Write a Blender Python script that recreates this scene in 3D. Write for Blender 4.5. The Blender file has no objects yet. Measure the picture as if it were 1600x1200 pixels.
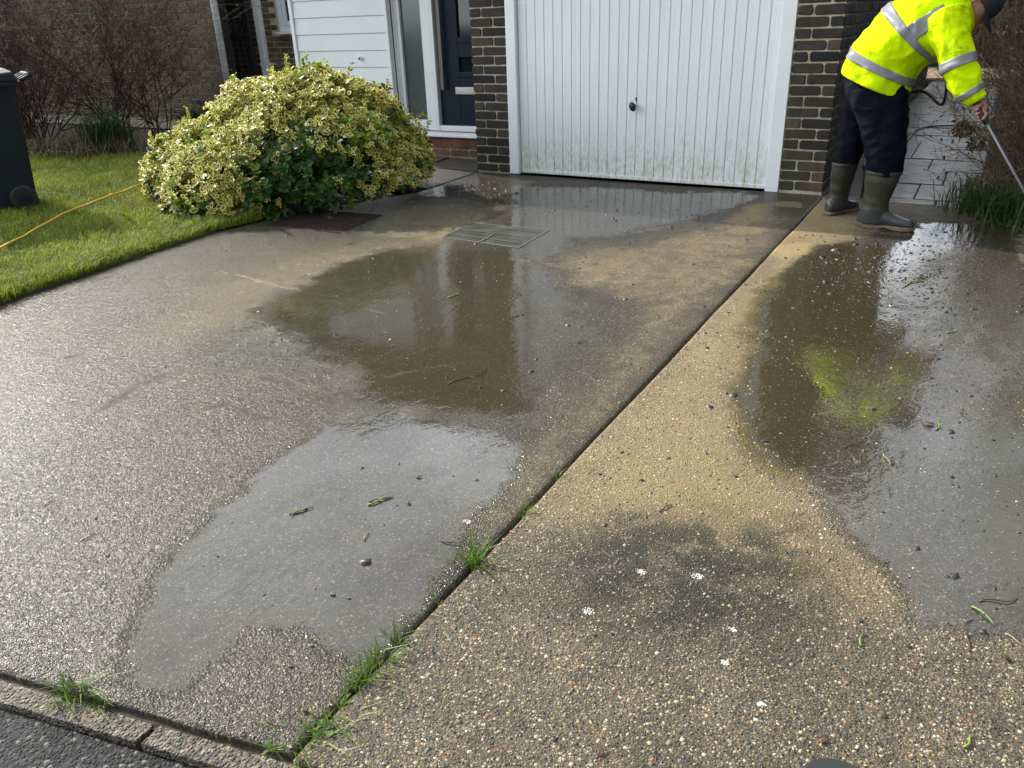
import bpy, math, random
import numpy as np
from mathutils import Vector, Matrix, noise as mnoise
SC = bpy.context.scene
RAD = math.radians

# ---------------------------------------------------------------- camera, sky, sun, exposure
CAM_H = 1.287
cam_d = bpy.data.cameras.new('camera')
cam = bpy.data.objects.new('camera', cam_d)
SC.collection.objects.link(cam)
_p, _r, _y = RAD(25.0025), RAD(-2.13543), RAD(-30.60684)
_f = Vector((math.sin(_y)*math.cos(_p), math.cos(_y)*math.cos(_p), -math.sin(_p)))
_rt = Vector((math.cos(_y), -math.sin(_y), 0)); _up = _rt.cross(_f)
_R = math.cos(_r)*_rt + math.sin(_r)*_up
_U = -math.sin(_r)*_rt + math.cos(_r)*_up
cam.matrix_world = Matrix(((_R.x, _U.x, -_f.x, 0), (_R.y, _U.y, -_f.y, 0), (_R.z, _U.z, -_f.z, CAM_H), (0, 0, 0, 1)))
cam_d.sensor_width = 36
cam_d.lens = 1232.4585/1600*36
cam_d.clip_start = .02
cam_d.clip_end = 800
SC.camera = cam
SUN_AZ = RAD(-76.0)          # from +Y, negative towards -X
SUN_EL = RAD(34.0)
w = bpy.data.worlds.new('World'); SC.world = w; w.use_nodes = True
nt = w.node_tree; bg = nt.nodes['Background']
sky = nt.nodes.new('ShaderNodeTexSky'); sky.sky_type = 'NISHITA'; sky.sun_disc = False
sky.sun_elevation = SUN_EL; sky.sun_rotation = SUN_AZ; sky.dust_density = 1.5; sky.ozone_density = 1.0
tc = nt.nodes.new('ShaderNodeTexCoord')
mp = nt.nodes.new('ShaderNodeMapping'); mp.inputs['Scale'].default_value = (1, 1, 2.2)
cn = nt.nodes.new('ShaderNodeTexNoise'); cn.inputs['Scale'].default_value = 2.3; cn.inputs['Detail'].default_value = 7; cn.inputs['Roughness'].default_value = .58
cr = nt.nodes.new('ShaderNodeValToRGB'); cr.color_ramp.elements[0].position = .36; cr.color_ramp.elements[1].position = .55
mx = nt.nodes.new('ShaderNodeMixRGB')
# thin bright cloud, brightest round the sun
_sd = (math.sin(SUN_AZ)*math.cos(SUN_EL), math.cos(SUN_AZ)*math.cos(SUN_EL), math.sin(SUN_EL))
dt = nt.nodes.new('ShaderNodeVectorMath'); dt.operation = 'DOT_PRODUCT'; dt.inputs[1].default_value = _sd
nt.links.new(tc.outputs['Generated'], dt.inputs[0])
gl = nt.nodes.new('ShaderNodeMapRange'); gl.interpolation_type = 'SMOOTHERSTEP'
for _i, _v in enumerate((-.25, 1.0, 3.2, 18.0)): gl.inputs[_i+1].default_value = _v
nt.links.new(dt.outputs['Value'], gl.inputs[0])
cl = nt.nodes.new('ShaderNodeMixRGB'); cl.blend_type = 'MULTIPLY'; cl.inputs[0].default_value = 1; cl.inputs[1].default_value = (.88, .945, 1, 1)
nt.links.new(gl.outputs[0], cl.inputs[2]); sx = nt.nodes.new('ShaderNodeSeparateXYZ'); nt.links.new(tc.outputs['Generated'], sx.inputs[0])
hz = nt.nodes.new('ShaderNodeMapRange'); nt.links.new(sx.outputs[2], hz.inputs[0])
for _i, _v in enumerate((.05, .62, 2.0, .92)): hz.inputs[_i+1].default_value = _v
hm = nt.nodes.new('ShaderNodeMixRGB'); hm.blend_type = 'MULTIPLY'; hm.inputs[0].default_value = 1
nt.links.new(cl.outputs[0], hm.inputs[1]); nt.links.new(hz.outputs[0], hm.inputs[2]); nt.links.new(hm.outputs[0], mx.inputs[2])
nt.links.new(tc.outputs['Generated'], mp.inputs[0]); nt.links.new(mp.outputs[0], cn.inputs['Vector'])
nt.links.new(cn.outputs['Fac'], cr.inputs[0]); nt.links.new(cr.outputs[0], mx.inputs[0])
nt.links.new(sky.outputs[0], mx.inputs[1]); nt.links.new(mx.outputs[0], bg.inputs['Color'])
bg.inputs['Strength'].default_value = .13
sun_d = bpy.data.lights.new('sun', 'SUN'); sun_d.energy = 5.0; sun_d.angle = RAD(.5); sun_d.color = (1, .93, .82)
sun = bpy.data.objects.new('sun', sun_d); SC.collection.objects.link(sun)
_s = Vector((math.sin(SUN_AZ)*math.cos(SUN_EL), math.cos(SUN_AZ)*math.cos(SUN_EL), math.sin(SUN_EL)))
sun.rotation_euler = _s.to_track_quat('Z', 'Y').to_euler(); sun.location = (-8, 3, 9)
SC.view_settings.view_transform = 'Standard'; SC.view_settings.look = 'None'
SC.view_settings.exposure = .46; SC.view_settings.gamma = 1; SC.view_settings.use_curve_mapping = False

# ---------------------------------------------------------------- helpers
random.seed(7); RNG = np.random.default_rng(7)
COL = SC.collection

def link(name, me, mat=None, parent=None, smooth=False):
    o = bpy.data.objects.new(name, me); COL.objects.link(o)
    if mat is not None:
        for m in (mat if isinstance(mat, (list, tuple)) else [mat]):
            if m.name not in [x.name for x in me.materials if x]: me.materials.append(m)
    if parent is not None: o.parent = parent
    if smooth: me.polygons.foreach_set('use_smooth', [True]*len(me.polygons))
    return o

def tag(o, label=None, cat=None, group=None, kind=None):
    if label: o['label'] = label
    if cat: o['category'] = cat
    if group: o['group'] = group
    if kind: o['kind'] = kind
    return o

def thing(name, label, cat, loc=(0, 0, 0), group=None):
    o = bpy.data.objects.new(name, None); COL.objects.link(o); o.empty_display_size = .1
    o.location = loc
    return tag(o, label, cat, group)

class MB:
    def __init__(s): s.v = []; s.f = []; s.t = []; s.mi = []
    def add(s, vs, fs, tint=.5, mi=0):
        b = len(s.v); s.v += [tuple(map(float, q)) for q in vs]
        s.f += [tuple(b+i for i in f) for f in fs]; s.t += [tint]*len(vs); s.mi += [mi]*len(fs)
    def box(s, a, b, tint=.5, mi=0):
        (x0, y0, z0), (x1, y1, z1) = a, b
        s.add([(x0,y0,z0),(x1,y0,z0),(x1,y1,z0),(x0,y1,z0),(x0,y0,z1),(x1,y0,z1),(x1,y1,z1),(x0,y1,z1)],
              [(0,3,2,1),(4,5,6,7),(0,1,5,4),(1,2,6,5),(2,3,7,6),(3,0,4,7)], tint, mi)
    def frame_box(s, M, a, b, tint=.5, mi=0):
        (x0, y0, z0), (x1, y1, z1) = a, b
        vs = [M @ Vector(q) for q in [(x0,y0,z0),(x1,y0,z0),(x1,y1,z0),(x0,y1,z0),(x0,y0,z1),(x1,y0,z1),(x1,y1,z1),(x0,y1,z1)]]
        s.add(vs, [(0,3,2,1),(4,5,6,7),(0,1,5,4),(1,2,6,5),(2,3,7,6),(3,0,4,7)], tint, mi)
    def tube(s, pts, rad, n=6, cap=True, tint=.5, mi=0):
        pts = [Vector(q) for q in pts]; m = len(pts)
        if not hasattr(rad, '__len__'): rad = [rad]*m
        vs = []; up = Vector((.13, .21, 1)).normalized(); prev = None
        for i, q in enumerate(pts):
            d = (pts[min(i+1, m-1)]-pts[max(i-1, 0)])
            d = d.normalized() if d.length > 1e-9 else Vector((0, 0, 1))
            if prev is None:
                a = d.cross(up)
                if a.length < 1e-3: a = d.cross(Vector((1, 0, 0)))
            else: a = prev-d*prev.dot(d)
            a.normalize(); prev = a; b = d.cross(a)
            for k in range(n):
                t = 2*math.pi*k/n; vs.append(q+(a*math.cos(t)+b*math.sin(t))*rad[i])
        fs = [(i*n+k, i*n+(k+1) % n, (i+1)*n+(k+1) % n, (i+1)*n+k) for i in range(m-1) for k in range(n)]
        if cap: fs += [tuple(range(n))[::-1], tuple((m-1)*n+k for k in range(n))]
        s.add(vs, fs, tint, mi)
    def lathe(s, prof, M=Matrix(), n=24, tint=.5, mi=0):
        vs = []; m = len(prof)
        for r, z in prof:
            for k in range(n):
                t = 2*math.pi*k/n; vs.append(M @ Vector((r*math.cos(t), r*math.sin(t), z)))
        fs = [(i*n+k, i*n+(k+1) % n, (i+1)*n+(k+1) % n, (i+1)*n+k) for i in range(m-1) for k in range(n)]
        fs += [tuple(range(n))[::-1], tuple((m-1)*n+k for k in range(n))]
        s.add(vs, fs, tint, mi)
    def ell(s, c, ax, n=16, m=10, tint=.5):
        """ellipsoid; ax = three axis vectors"""
        c = Vector(c); ax = [Vector(a) for a in ax]; vs = [c+ax[2]]
        for i in range(1, m):
            th = math.pi*i/m
            for k in range(n):
                t = 2*math.pi*k/n
                vs.append(c+ax[0]*math.sin(th)*math.cos(t)+ax[1]*math.sin(th)*math.sin(t)+ax[2]*math.cos(th))
        vs.append(c-ax[2]); L = len(vs)-1
        fs = [(0, 1+k, 1+(k+1) % n) for k in range(n)]
        fs += [(1+i*n+k, 1+(i+1)*n+k, 1+(i+1)*n+(k+1) % n, 1+i*n+(k+1) % n) for i in range(m-2) for k in range(n)]
        fs += [(L, 1+(m-2)*n+(k+1) % n, 1+(m-2)*n+k) for k in range(n)]
        s.add(vs, fs, tint)
    def build(s, name, mat, parent=None, smooth=False, bevel=0, tag_=None):
        me = bpy.data.meshes.new(name); me.from_pydata(s.v, [], s.f)
        at = me.attributes.new('tint', 'FLOAT', 'POINT'); at.data.foreach_set('value', s.t)
        if isinstance(mat, (list, tuple)):
            for m in mat: me.materials.append(m)
            me.polygons.foreach_set('material_index', s.mi)
            o = link(name, me, None, parent, smooth)
        else: o = link(name, me, mat, parent, smooth)
        if bevel:
            b = o.modifiers.new('bevel', 'BEVEL'); b.width = bevel; b.segments = 2; b.limit_method = 'ANGLE'; b.angle_limit = RAD(40)
        return o

def np_mesh(name, V, F, k, attrs=None, mat=None, parent=None, smooth=False, mi=None):
    """V (n,3), F flat loop array with k verts per face"""
    me = bpy.data.meshes.new(name); n = len(V); F = np.asarray(F, np.int32).ravel(); nf = len(F)//k
    me.vertices.add(n); me.vertices.foreach_set('co', np.asarray(V, np.float32).ravel())
    me.loops.add(len(F)); me.loops.foreach_set('vertex_index', F)
    me.polygons.add(nf); me.polygons.foreach_set('loop_start', np.arange(nf, dtype=np.int32)*k)
    for nm, a in (attrs or {}).items():
        a = np.asarray(a, np.float32)
        if a.ndim == 1:
            at = me.attributes.new(nm, 'FLOAT', 'POINT'); at.data.foreach_set('value', a)
        else:
            at = me.attributes.new(nm, 'FLOAT_COLOR', 'POINT'); at.data.foreach_set('color', a.ravel())
    ms = mat if isinstance(mat, (list, tuple)) else [mat]
    for m in ms: me.materials.append(m)
    if mi is not None: me.polygons.foreach_set('material_index', np.asarray(mi, np.int32))
    if smooth: me.polygons.foreach_set('use_smooth', np.ones(nf, bool))
    me.update(calc_edges=True); me.validate()
    o = bpy.data.objects.new(name, me); COL.objects.link(o)
    if parent is not None: o.parent = parent
    return o

# ---------------------------------------------------------------- materials
class N:
    """small node builder"""
    def __init__(s, name):
        s.m = bpy.data.materials.new(name); s.m.use_nodes = True; s.t = s.m.node_tree
        s.b = s.t.nodes['Principled BSDF']
    def n(s, typ, **kw):
        q = s.t.nodes.new('ShaderNode'+typ)
        for k, v in kw.items(): setattr(q, k, v)
        return q
    def l(s, a, b): s.t.links.new(a, b)
    def set(s, sock, v):
        if hasattr(v, 'is_linked') or hasattr(v, 'links'): s.l(v, sock)
        elif isinstance(v, (tuple, list)) and len(v) == 3 and sock.type == 'RGBA': sock.default_value = (*v, 1)
        else: sock.default_value = v
    def pos(s): return s.n('NewGeometry').outputs['Position']
    def obj(s): return s.n('TexCoord').outputs['Object']
    def noise(s, scale, detail=4, rough=.55, vec=None, dist=0):
        q = s.n('TexNoise'); q.inputs['Scale'].default_value = scale; q.inputs['Detail'].default_value = detail
        q.inputs['Roughness'].default_value = rough; q.inputs['Distortion'].default_value = dist
        if vec is not None: s.l(vec, q.inputs['Vector'])
        return q
    def scale(s, vec, sc):
        q = s.n('Mapping'); q.inputs['Scale'].default_value = sc; s.l(vec, q.inputs[0]); return q.outputs[0]
    def vor(s, scale, vec=None, feature='F1', rnd=1):
        q = s.n('TexVoronoi'); q.feature = feature; q.inputs['Scale'].default_value = scale; q.inputs['Randomness'].default_value = rnd
        if vec is not None: s.l(vec, q.inputs['Vector'])
        return q
    def ramp(s, fac, stops, interp='LINEAR'):
        q = s.n('ValToRGB'); e = q.color_ramp.elements; q.color_ramp.interpolation = interp
        while len(e) > 1: e.remove(e[-1])
        e[0].position, e[0].color = stops[0][0], (*stops[0][1], 1)
        for p, c in stops[1:]:
            x = e.new(p); x.color = (*c, 1)
        s.l(fac, q.inputs[0]); return q.outputs[0]
    def rng(s, v, a, b, c=0, d=1, smooth=True):
        q = s.n('MapRange'); q.interpolation_type = 'SMOOTHSTEP' if smooth else 'LINEAR'
        s.set(q.inputs[0], v); 
        for i, x in enumerate((a, b, c, d)): q.inputs[i+1].default_value = x
        return q.outputs[0]
    def mix(s, f, a, b, typ='MIX'):
        q = s.n('MixRGB'); q.blend_type = typ
        s.set(q.inputs[0], f); s.set(q.inputs[1], a); s.set(q.inputs[2], b); return q.outputs[0]
    def math(s, op, a, b=None, clamp=False):
        q = s.n('Math'); q.operation = op; q.use_clamp = clamp
        s.set(q.inputs[0], a)
        if b is not None: s.set(q.inputs[1], b)
        return q.outputs[0]
    def attr(s, nm): return s.n('Attribute', attribute_name=nm)
    def bump(s, h, strength=.5, dist=.01, normal=None):
        q = s.n('Bump'); q.inputs['Strength'].default_value = strength; s.set(q.inputs['Distance'], dist)
        s.l(h, q.inputs['Height'])
        if normal is not None: s.l(normal, q.inputs['Normal'])
        return q.outputs[0]
    def P(s, **kw):
        for k, v in kw.items():
            k = {'color': 'Base Color', 'rough': 'Roughness', 'metal': 'Metallic', 'spec': 'Specular IOR Level', 'normal': 'Normal',
                 'coat': 'Coat Weight', 'coat_rough': 'Coat Roughness', 'coat_ior': 'Coat IOR', 'coat_normal': 'Coat Normal',
                 'trans': 'Transmission Weight', 'sheen': 'Sheen Weight', 'ior': 'IOR', 'alpha': 'Alpha'}.get(k, k)
            s.set(s.b.inputs[k], v)
        return s.m

def simple(name, c, rough=.6, var=.15, scale=8, bump=0, bscale=60, spec=.5, metal=0, bdist=.003):
    k = N(name); nz = k.noise(scale, 5, .6, k.obj())
    lo = tuple(x*(1-var) for x in c); hi = tuple(min(1, x*(1+var)) for x in c)
    k.P(color=k.ramp(nz.outputs['Fac'], [(.3, lo), (.7, hi)]), rough=k.rng(nz.outputs['Fac'], .3, .7, rough*.9, min(1, rough*1.1)), spec=spec, metal=metal)
    if bump: k.P(normal=k.bump(k.noise(bscale, 4, .6, k.obj()).outputs['Fac'], bump, bdist))
    return k.m

def leafy(name, c1, c2, rough=.45, transl=.25, dry=None):
    k = N(name); t = k.attr('tint').outputs['Fac']
    st = [(0, c1), (.85, c2)] + ([(1.0, dry)] if dry else [])
    c = k.ramp(t, st)
    k.P(color=c, rough=rough, spec=.35)
    tr = k.n('BsdfTranslucent'); k.l(c, tr.inputs[0]); ms = k.n('MixShader'); ms.inputs[0].default_value = transl
    out = k.t.nodes['Material Output']; k.l(k.b.outputs[0], ms.inputs[1]); k.l(tr.outputs[0], ms.inputs[2]); k.l(ms.outputs[0], out.inputs[0])
    return k.m

def mat_brick(name, stops, rough=.8):
    k = N(name); t = k.attr('tint').outputs['Fac']; nz = k.noise(14, 6, .65, k.obj()); n2 = k.noise(3, 4, .6, k.obj())
    c = k.ramp(t, stops)
    c = k.mix(.8, c, k.ramp(nz.outputs['Fac'], [(.3, (.55, .55, .55)), (.7, (1.4, 1.38, 1.3))]), 'MULTIPLY')
    # algae in patches low on the wall
    z = k.n('SeparateXYZ'); k.l(k.pos(), z.inputs[0])
    low = k.math('MULTIPLY', k.rng(z.outputs[2], .0, .45, 1, 0), k.rng(n2.outputs['Fac'], .4, .65, 0, .8))
    c = k.mix(low, c, (.035, .04, .018))
    k.P(color=c, rough=rough, normal=k.bump(k.noise(90, 5, .7, k.obj()).outputs['Fac'], .6, .006), spec=.3)
    return k.m

def mat_mortar(name, c):
    k = N(name); nz = k.noise(18, 6, .7, k.obj())
    k.P(color=k.ramp(nz.outputs['Fac'], [(.3, tuple(x*.6 for x in c)), (.7, tuple(x*1.2 for x in c))]), rough=.95,
        normal=k.bump(k.noise(140, 4, .7, k.obj()).outputs['Fac'], .8, .006)); return k.m

M = {}
M['brick_dark'] = mat_brick('dark_grey_brown_brick', [(0, (.018, .017, .018)), (.35, (.037, .032, .028)), (.7, (.058, .047, .037)), (1, (.12, .08, .058))])
M['brick_brown'] = mat_brick('weathered_brown_brick', [(0, (.075, .06, .036)), (.5, (.13, .10, .06)), (.9, (.18, .135, .08)), (1, (.17, .07, .05))])
M['brick_red'] = mat_brick('red_brick', [(0, (.09, .04, .03)), (.5, (.16, .07, .045)), (1, (.22, .12, .07))])
M['mortar'] = mat_mortar('pale_mortar', (.56, .49, .36))
M['mortar_grey'] = mat_mortar('grey_mortar', (.30, .265, .20))
M['upvc'] = simple('white_upvc', (.80, .81, .82), .32, .03, 3)
M['clad'] = simple('white_painted_cladding', (.76, .78, .81), .5, .05, 4, .15, 30)
M['pipe_white'] = simple('weathered_white_pipe', (.80, .81, .81), .4, .05, 9)
M['black_iron'] = simple('black_iron', (.012, .012, .015), .5, .2, 20, .2)
M['door_navy'] = simple('navy_door_paint', (.006, .011, .026), .5, .1, 6, .1, 25, spec=.18)
M['chrome'] = simple('brushed_steel', (.50, .49, .48), .4, .08, 30, metal=.6)
M['bronze'] = simple('brown_steel_bar', (.13, .105, .095), .42, .1, 20, metal=.3)
M['black_plastic'] = simple('black_plastic', (.012, .012, .013), .35, .1, 20)
M['rubber'] = simple('black_rubber', (.012, .012, .012), .5, .1, 30, .1)
M['glass_grey'] = simple('frosted_grey_glass', (.075, .088, .095), .12, .2, 2.0, spec=.6)
M['glass_dark'] = simple('dark_window_glass', (.012, .016, .02), .06, .2, 5, spec=.7)
M['timber_dark'] = simple('dark_fence_timber', (.022, .02, .017), .85, .35, 6, .5, 40)
M['timber_tan'] = simple('wet_tan_decking', (.28, .20, .13), .5, .3, 6, .3, 40)
M['roof'] = simple('roof_felt', (.05, .05, .052), .9, .2, 4, .4, 60)
M['tile'] = simple('roof_tile', (.09, .06, .05), .85, .3, 5, .5, 30)
M['soil'] = simple('dark_soil', (.035, .026, .018), .95, .4, 12, .8, 40, bdist=.02)
k = N('garage_door_paint')
z = k.n('SeparateXYZ'); k.l(k.pos(), z.inputs[0])
nz = k.noise(7, 6, .7, k.scale(k.pos(), (3, 3, .6))); nf = k.noise(60, 4, .7, k.scale(k.pos(), (1, 1, .35)))
low = k.math('MULTIPLY', k.rng(z.outputs[2], .02, .62, 1, 0), k.rng(nz.outputs['Fac'], .32, .62, .08, 1))
low = k.math('MULTIPLY', low, k.rng(nf.outputs['Fac'], .38, .62, .1, .8))
c = k.mix(low, k.ramp(nz.outputs['Fac'], [(.3, (.755, .79, .81)), (.7, (.80, .81, .82))]), (.40, .39, .20))
gb = k.bump(k.noise(2.2, 3, .5, k.scale(k.pos(), (2.5, 1, .5))).outputs['Fac'], .5, .02)
k.P(color=c, rough=.33, spec=.45, normal=gb); M['garage'] = k.m

# ---------------------------------------------------------------- wet concrete
def concrete(name, coarse=1.0):
    k = N(name); pos = k.pos()
    a = k.attr('m1'); sa = k.n('SeparateColor'); k.l(a.outputs['Color'], sa.inputs[0])
    wet, pud, alg = sa.outputs[0], sa.outputs[1], sa.outputs[2]; black = a.outputs['Alpha']
    b = k.attr('m2'); sb = k.n('SeparateColor'); k.l(b.outputs['Color'], sb.inputs[0])
    tan, brown, pale = sb.outputs[0], sb.outputs[1], sb.outputs[2]; ygr = b.outputs['Alpha']; pud0 = pud; wet0 = wet
    flat = k.n('VectorMath'); flat.operation = 'MULTIPLY'; flat.inputs[1].default_value = (1, 1, 0); k.l(pos, flat.inputs[0]); pos2 = flat.outputs[0]
    wv = k.noise(60, 2, .5, pos2); wm = k.n('MixRGB'); wm.blend_type = 'ADD'; wm.inputs[0].default_value = .006
    k.l(pos2, wm.inputs[1]); k.l(wv.outputs['Color'], wm.inputs[2]); q = wm.outputs[0]
    v1 = k.vor(150*coarse, q); v2 = k.vor(340*coarse, q); v3 = k.vor(40*coarse, q)
    c1 = k.n('SeparateColor'); k.l(v1.outputs['Color'], c1.inputs[0]); c2 = k.n('SeparateColor'); k.l(v2.outputs['Color'], c2.inputs[0]); c3 = k.n('SeparateColor'); k.l(v3.outputs['Color'], c3.inputs[0])
    pc = [(0, (.035, .032, .03)), (.22, (.085, .075, .06)), (.42, (.21, .17, .11)), (.58, (.33, .27, .17)), (.70, (.15, .135, .12)), (.84, (.36, .20, .09)), (.89, (.50, .44, .34)), (.95, (.04, .04, .046)), (.985, (.66, .62, .54))]
    p1 = k.ramp(c1.outputs[0], pc, 'CONSTANT'); p2 = k.ramp(c2.outputs[0], pc, 'CONSTANT'); p3 = k.ramp(c3.outputs[1], [(0, (.34, .17, .075)), (.35, (.46, .40, .30)), (.7, (.06, .06, .065)), (.85, (.52, .47, .40))], 'CONSTANT')
    big = k.noise(2.2, 5, .6, pos2); mid = k.noise(9, 5, .65, pos2); fine = k.noise(260, 3, .7, pos2)
    # ragged waterlines
    e1 = k.noise(11, 6, .68, pos2, .8); e2 = k.noise(5, 5, .6, k.scale(pos2, (1, .6, 1)), 1.0)
    ee = k.math('ADD', k.math('MULTIPLY', k.math('SUBTRACT', e1.outputs['Fac'], .5), 1.1), k.math('MULTIPLY', k.math('SUBTRACT', e2.outputs['Fac'], .5), .7))
    edge = lambda v, lo, hi: k.rng(k.math('ADD', v, k.math('MULTIPLY', ee, k.math('SUBTRACT', 1.0, k.math('ABSOLUTE', k.math('SUBTRACT', k.math('MULTIPLY', v, 2.0), 1.0))))), lo, hi)
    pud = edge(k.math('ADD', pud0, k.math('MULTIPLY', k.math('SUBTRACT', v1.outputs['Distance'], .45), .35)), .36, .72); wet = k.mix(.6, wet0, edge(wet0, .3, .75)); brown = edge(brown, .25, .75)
    mat_c = k.ramp(fine.outputs['Fac'], [(.3, (.050, .042, .030)), (.7, (.17, .14, .092))])
    m1m = k.math('MULTIPLY', k.rng(v1.outputs['Distance'], .36, .56, 1, 0), k.rng(c1.outputs[1], .28, .4))
    m2m = k.math('MULTIPLY', k.rng(v2.outputs['Distance'], .3, .6, 1, 0), k.rng(c2.outputs[1], .2, .35))
    m3m = k.math('MULTIPLY', k.rng(v3.outputs['Distance'], .14, .22, 1, 0), k.rng(c3.outputs[0], .90, .93))
    c = k.mix(m2m, mat_c, p2); c = k.mix(m1m, c, p1); c = k.mix(m3m, c, p3)
    c = k.mix(1.0, c, k.ramp(big.outputs['Fac'], [(.3, (.78, .78, .78)), (.7, (1.15, 1.12, 1.05))]), 'MULTIPLY')
    c = k.mix(.8, c, k.ramp(mid.outputs['Fac'], [(.3, (.72, .72, .74)), (.7, (1.2, 1.18, 1.12))]), 'MULTIPLY')
    br = lambda f, lo=.42, hi=.58: k.math('MULTIPLY', f, k.rng(mid.outputs['Fac'], lo, hi, .35, 1))
    c = k.mix(k.math('MULTIPLY', tan, .55), c, (.43, .305, .13))
    c = k.mix(k.math('MULTIPLY', br(ygr), .45), c, (.17, .16, .05))
    algc = br(alg)
    c = k.mix(k.math('MULTIPLY', k.math('MULTIPLY', black, k.rng(mid.outputs['Fac'], .38, .54, .22, 1)), k.rng(fine.outputs['Fac'], .35, .6, 1, .6)), c, (.013, .013, .010))
    c = k.mix(k.math('MULTIPLY', brown, .84), c, k.mix(k.math('MULTIPLY', m2m, .22), (.078, .056, .008), (.25, .18, .05)))  # brown water tone, with dark house and hedge reflections painted into the colour
    silt = k.rng(e2.outputs['Fac'], .40, .62, .25, 1.5)
    c = k.mix(k.math('MULTIPLY', k.math('MULTIPLY', pale, silt), .7), c, (.42, .40, .34))
    dk = k.mix(k.math('MULTIPLY', wet, .9), (1, 1, 1), (.245, .25, .255)); c = k.mix(1, c, dk, 'MULTIPLY')
    c = k.mix(k.math('MULTIPLY', algc, .85), c, (.013, .018, .005)); murk = k.math('MULTIPLY', pud, .28); c = k.mix(murk, c, (.034, .030, .024))
    spk = k.math('MULTIPLY', k.math('MULTIPLY', k.rng(v1.outputs['Distance'], .26, .36, 1, 0), k.rng(c1.outputs[2], .64, .74)), pud)
    c = k.mix(k.math('MULTIPLY', spk, .6), c, (.34, .28, .16))
    # heights: stones under a film of water; ripples on standing water
    h = k.math('ADD', k.rng(v1.outputs['Distance'], .0, .62, 1, 0), k.math('MULTIPLY', k.rng(v2.outputs['Distance'], 0, .6, 1, 0), .55))
    h = k.math('ADD', h, k.math('MULTIPLY', fine.outputs['Fac'], .5))
    h = k.math('ADD', h, k.math('MULTIPLY', m3m, .8)); und = k.noise(58, 3, .6, pos2, .5); hc_ = k.math('ADD', k.math('MULTIPLY', h, .36), k.math('MULTIPLY', und.outputs['Fac'], 2.6))
    nb = k.math('SUBTRACT', 1.0, k.math('MULTIPLY', pud, .9)); rough_n = k.bump(k.math('MULTIPLY', h, nb), .9, .0026/coarse)
    fl = k.math('SUBTRACT', 1.0, k.math('MULTIPLY', pud, .99))
    hf = k.math('MULTIPLY', hc_, fl)
    r1 = k.noise(26, 3, .55, k.scale(pos2, (1, .55, 1)), .6); r2 = k.noise(95, 2, .5, pos2, .4)
    rp = k.math('ADD', k.math('MULTIPLY', r1.outputs['Fac'], 1.0), k.math('MULTIPLY', r2.outputs['Fac'], .22))
    rip_amt = k.math('MULTIPLY', pud, k.rng(k.noise(1.6, 2, .5, pos2).outputs['Fac'], .42, .62, .25, 1))
    film = k.bump(k.math('MULTIPLY', rp, rip_amt), .55, .0038, normal=k.bump(hf, .9, .0030/coarse))
    k.P(color=c, rough=.82, spec=k.mix(k.math('MAXIMUM', wet, pud), (.3, .3, .3), (.06, .06, .06)), normal=rough_n, coat=k.math('MAXIMUM', k.math('MULTIPLY', wet, .78), pud), coat_ior=k.math('ADD', 1.33, k.math('MULTIPLY', pud, .12)),
        coat_rough=k.mix(pud, k.mix(wet, (.4, .4, .4), (.21, .21, .21)), (.02, .02, .02)), coat_normal=film)
    return k.m
M['concrete'] = concrete('wet_exposed_aggregate_concrete')

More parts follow.
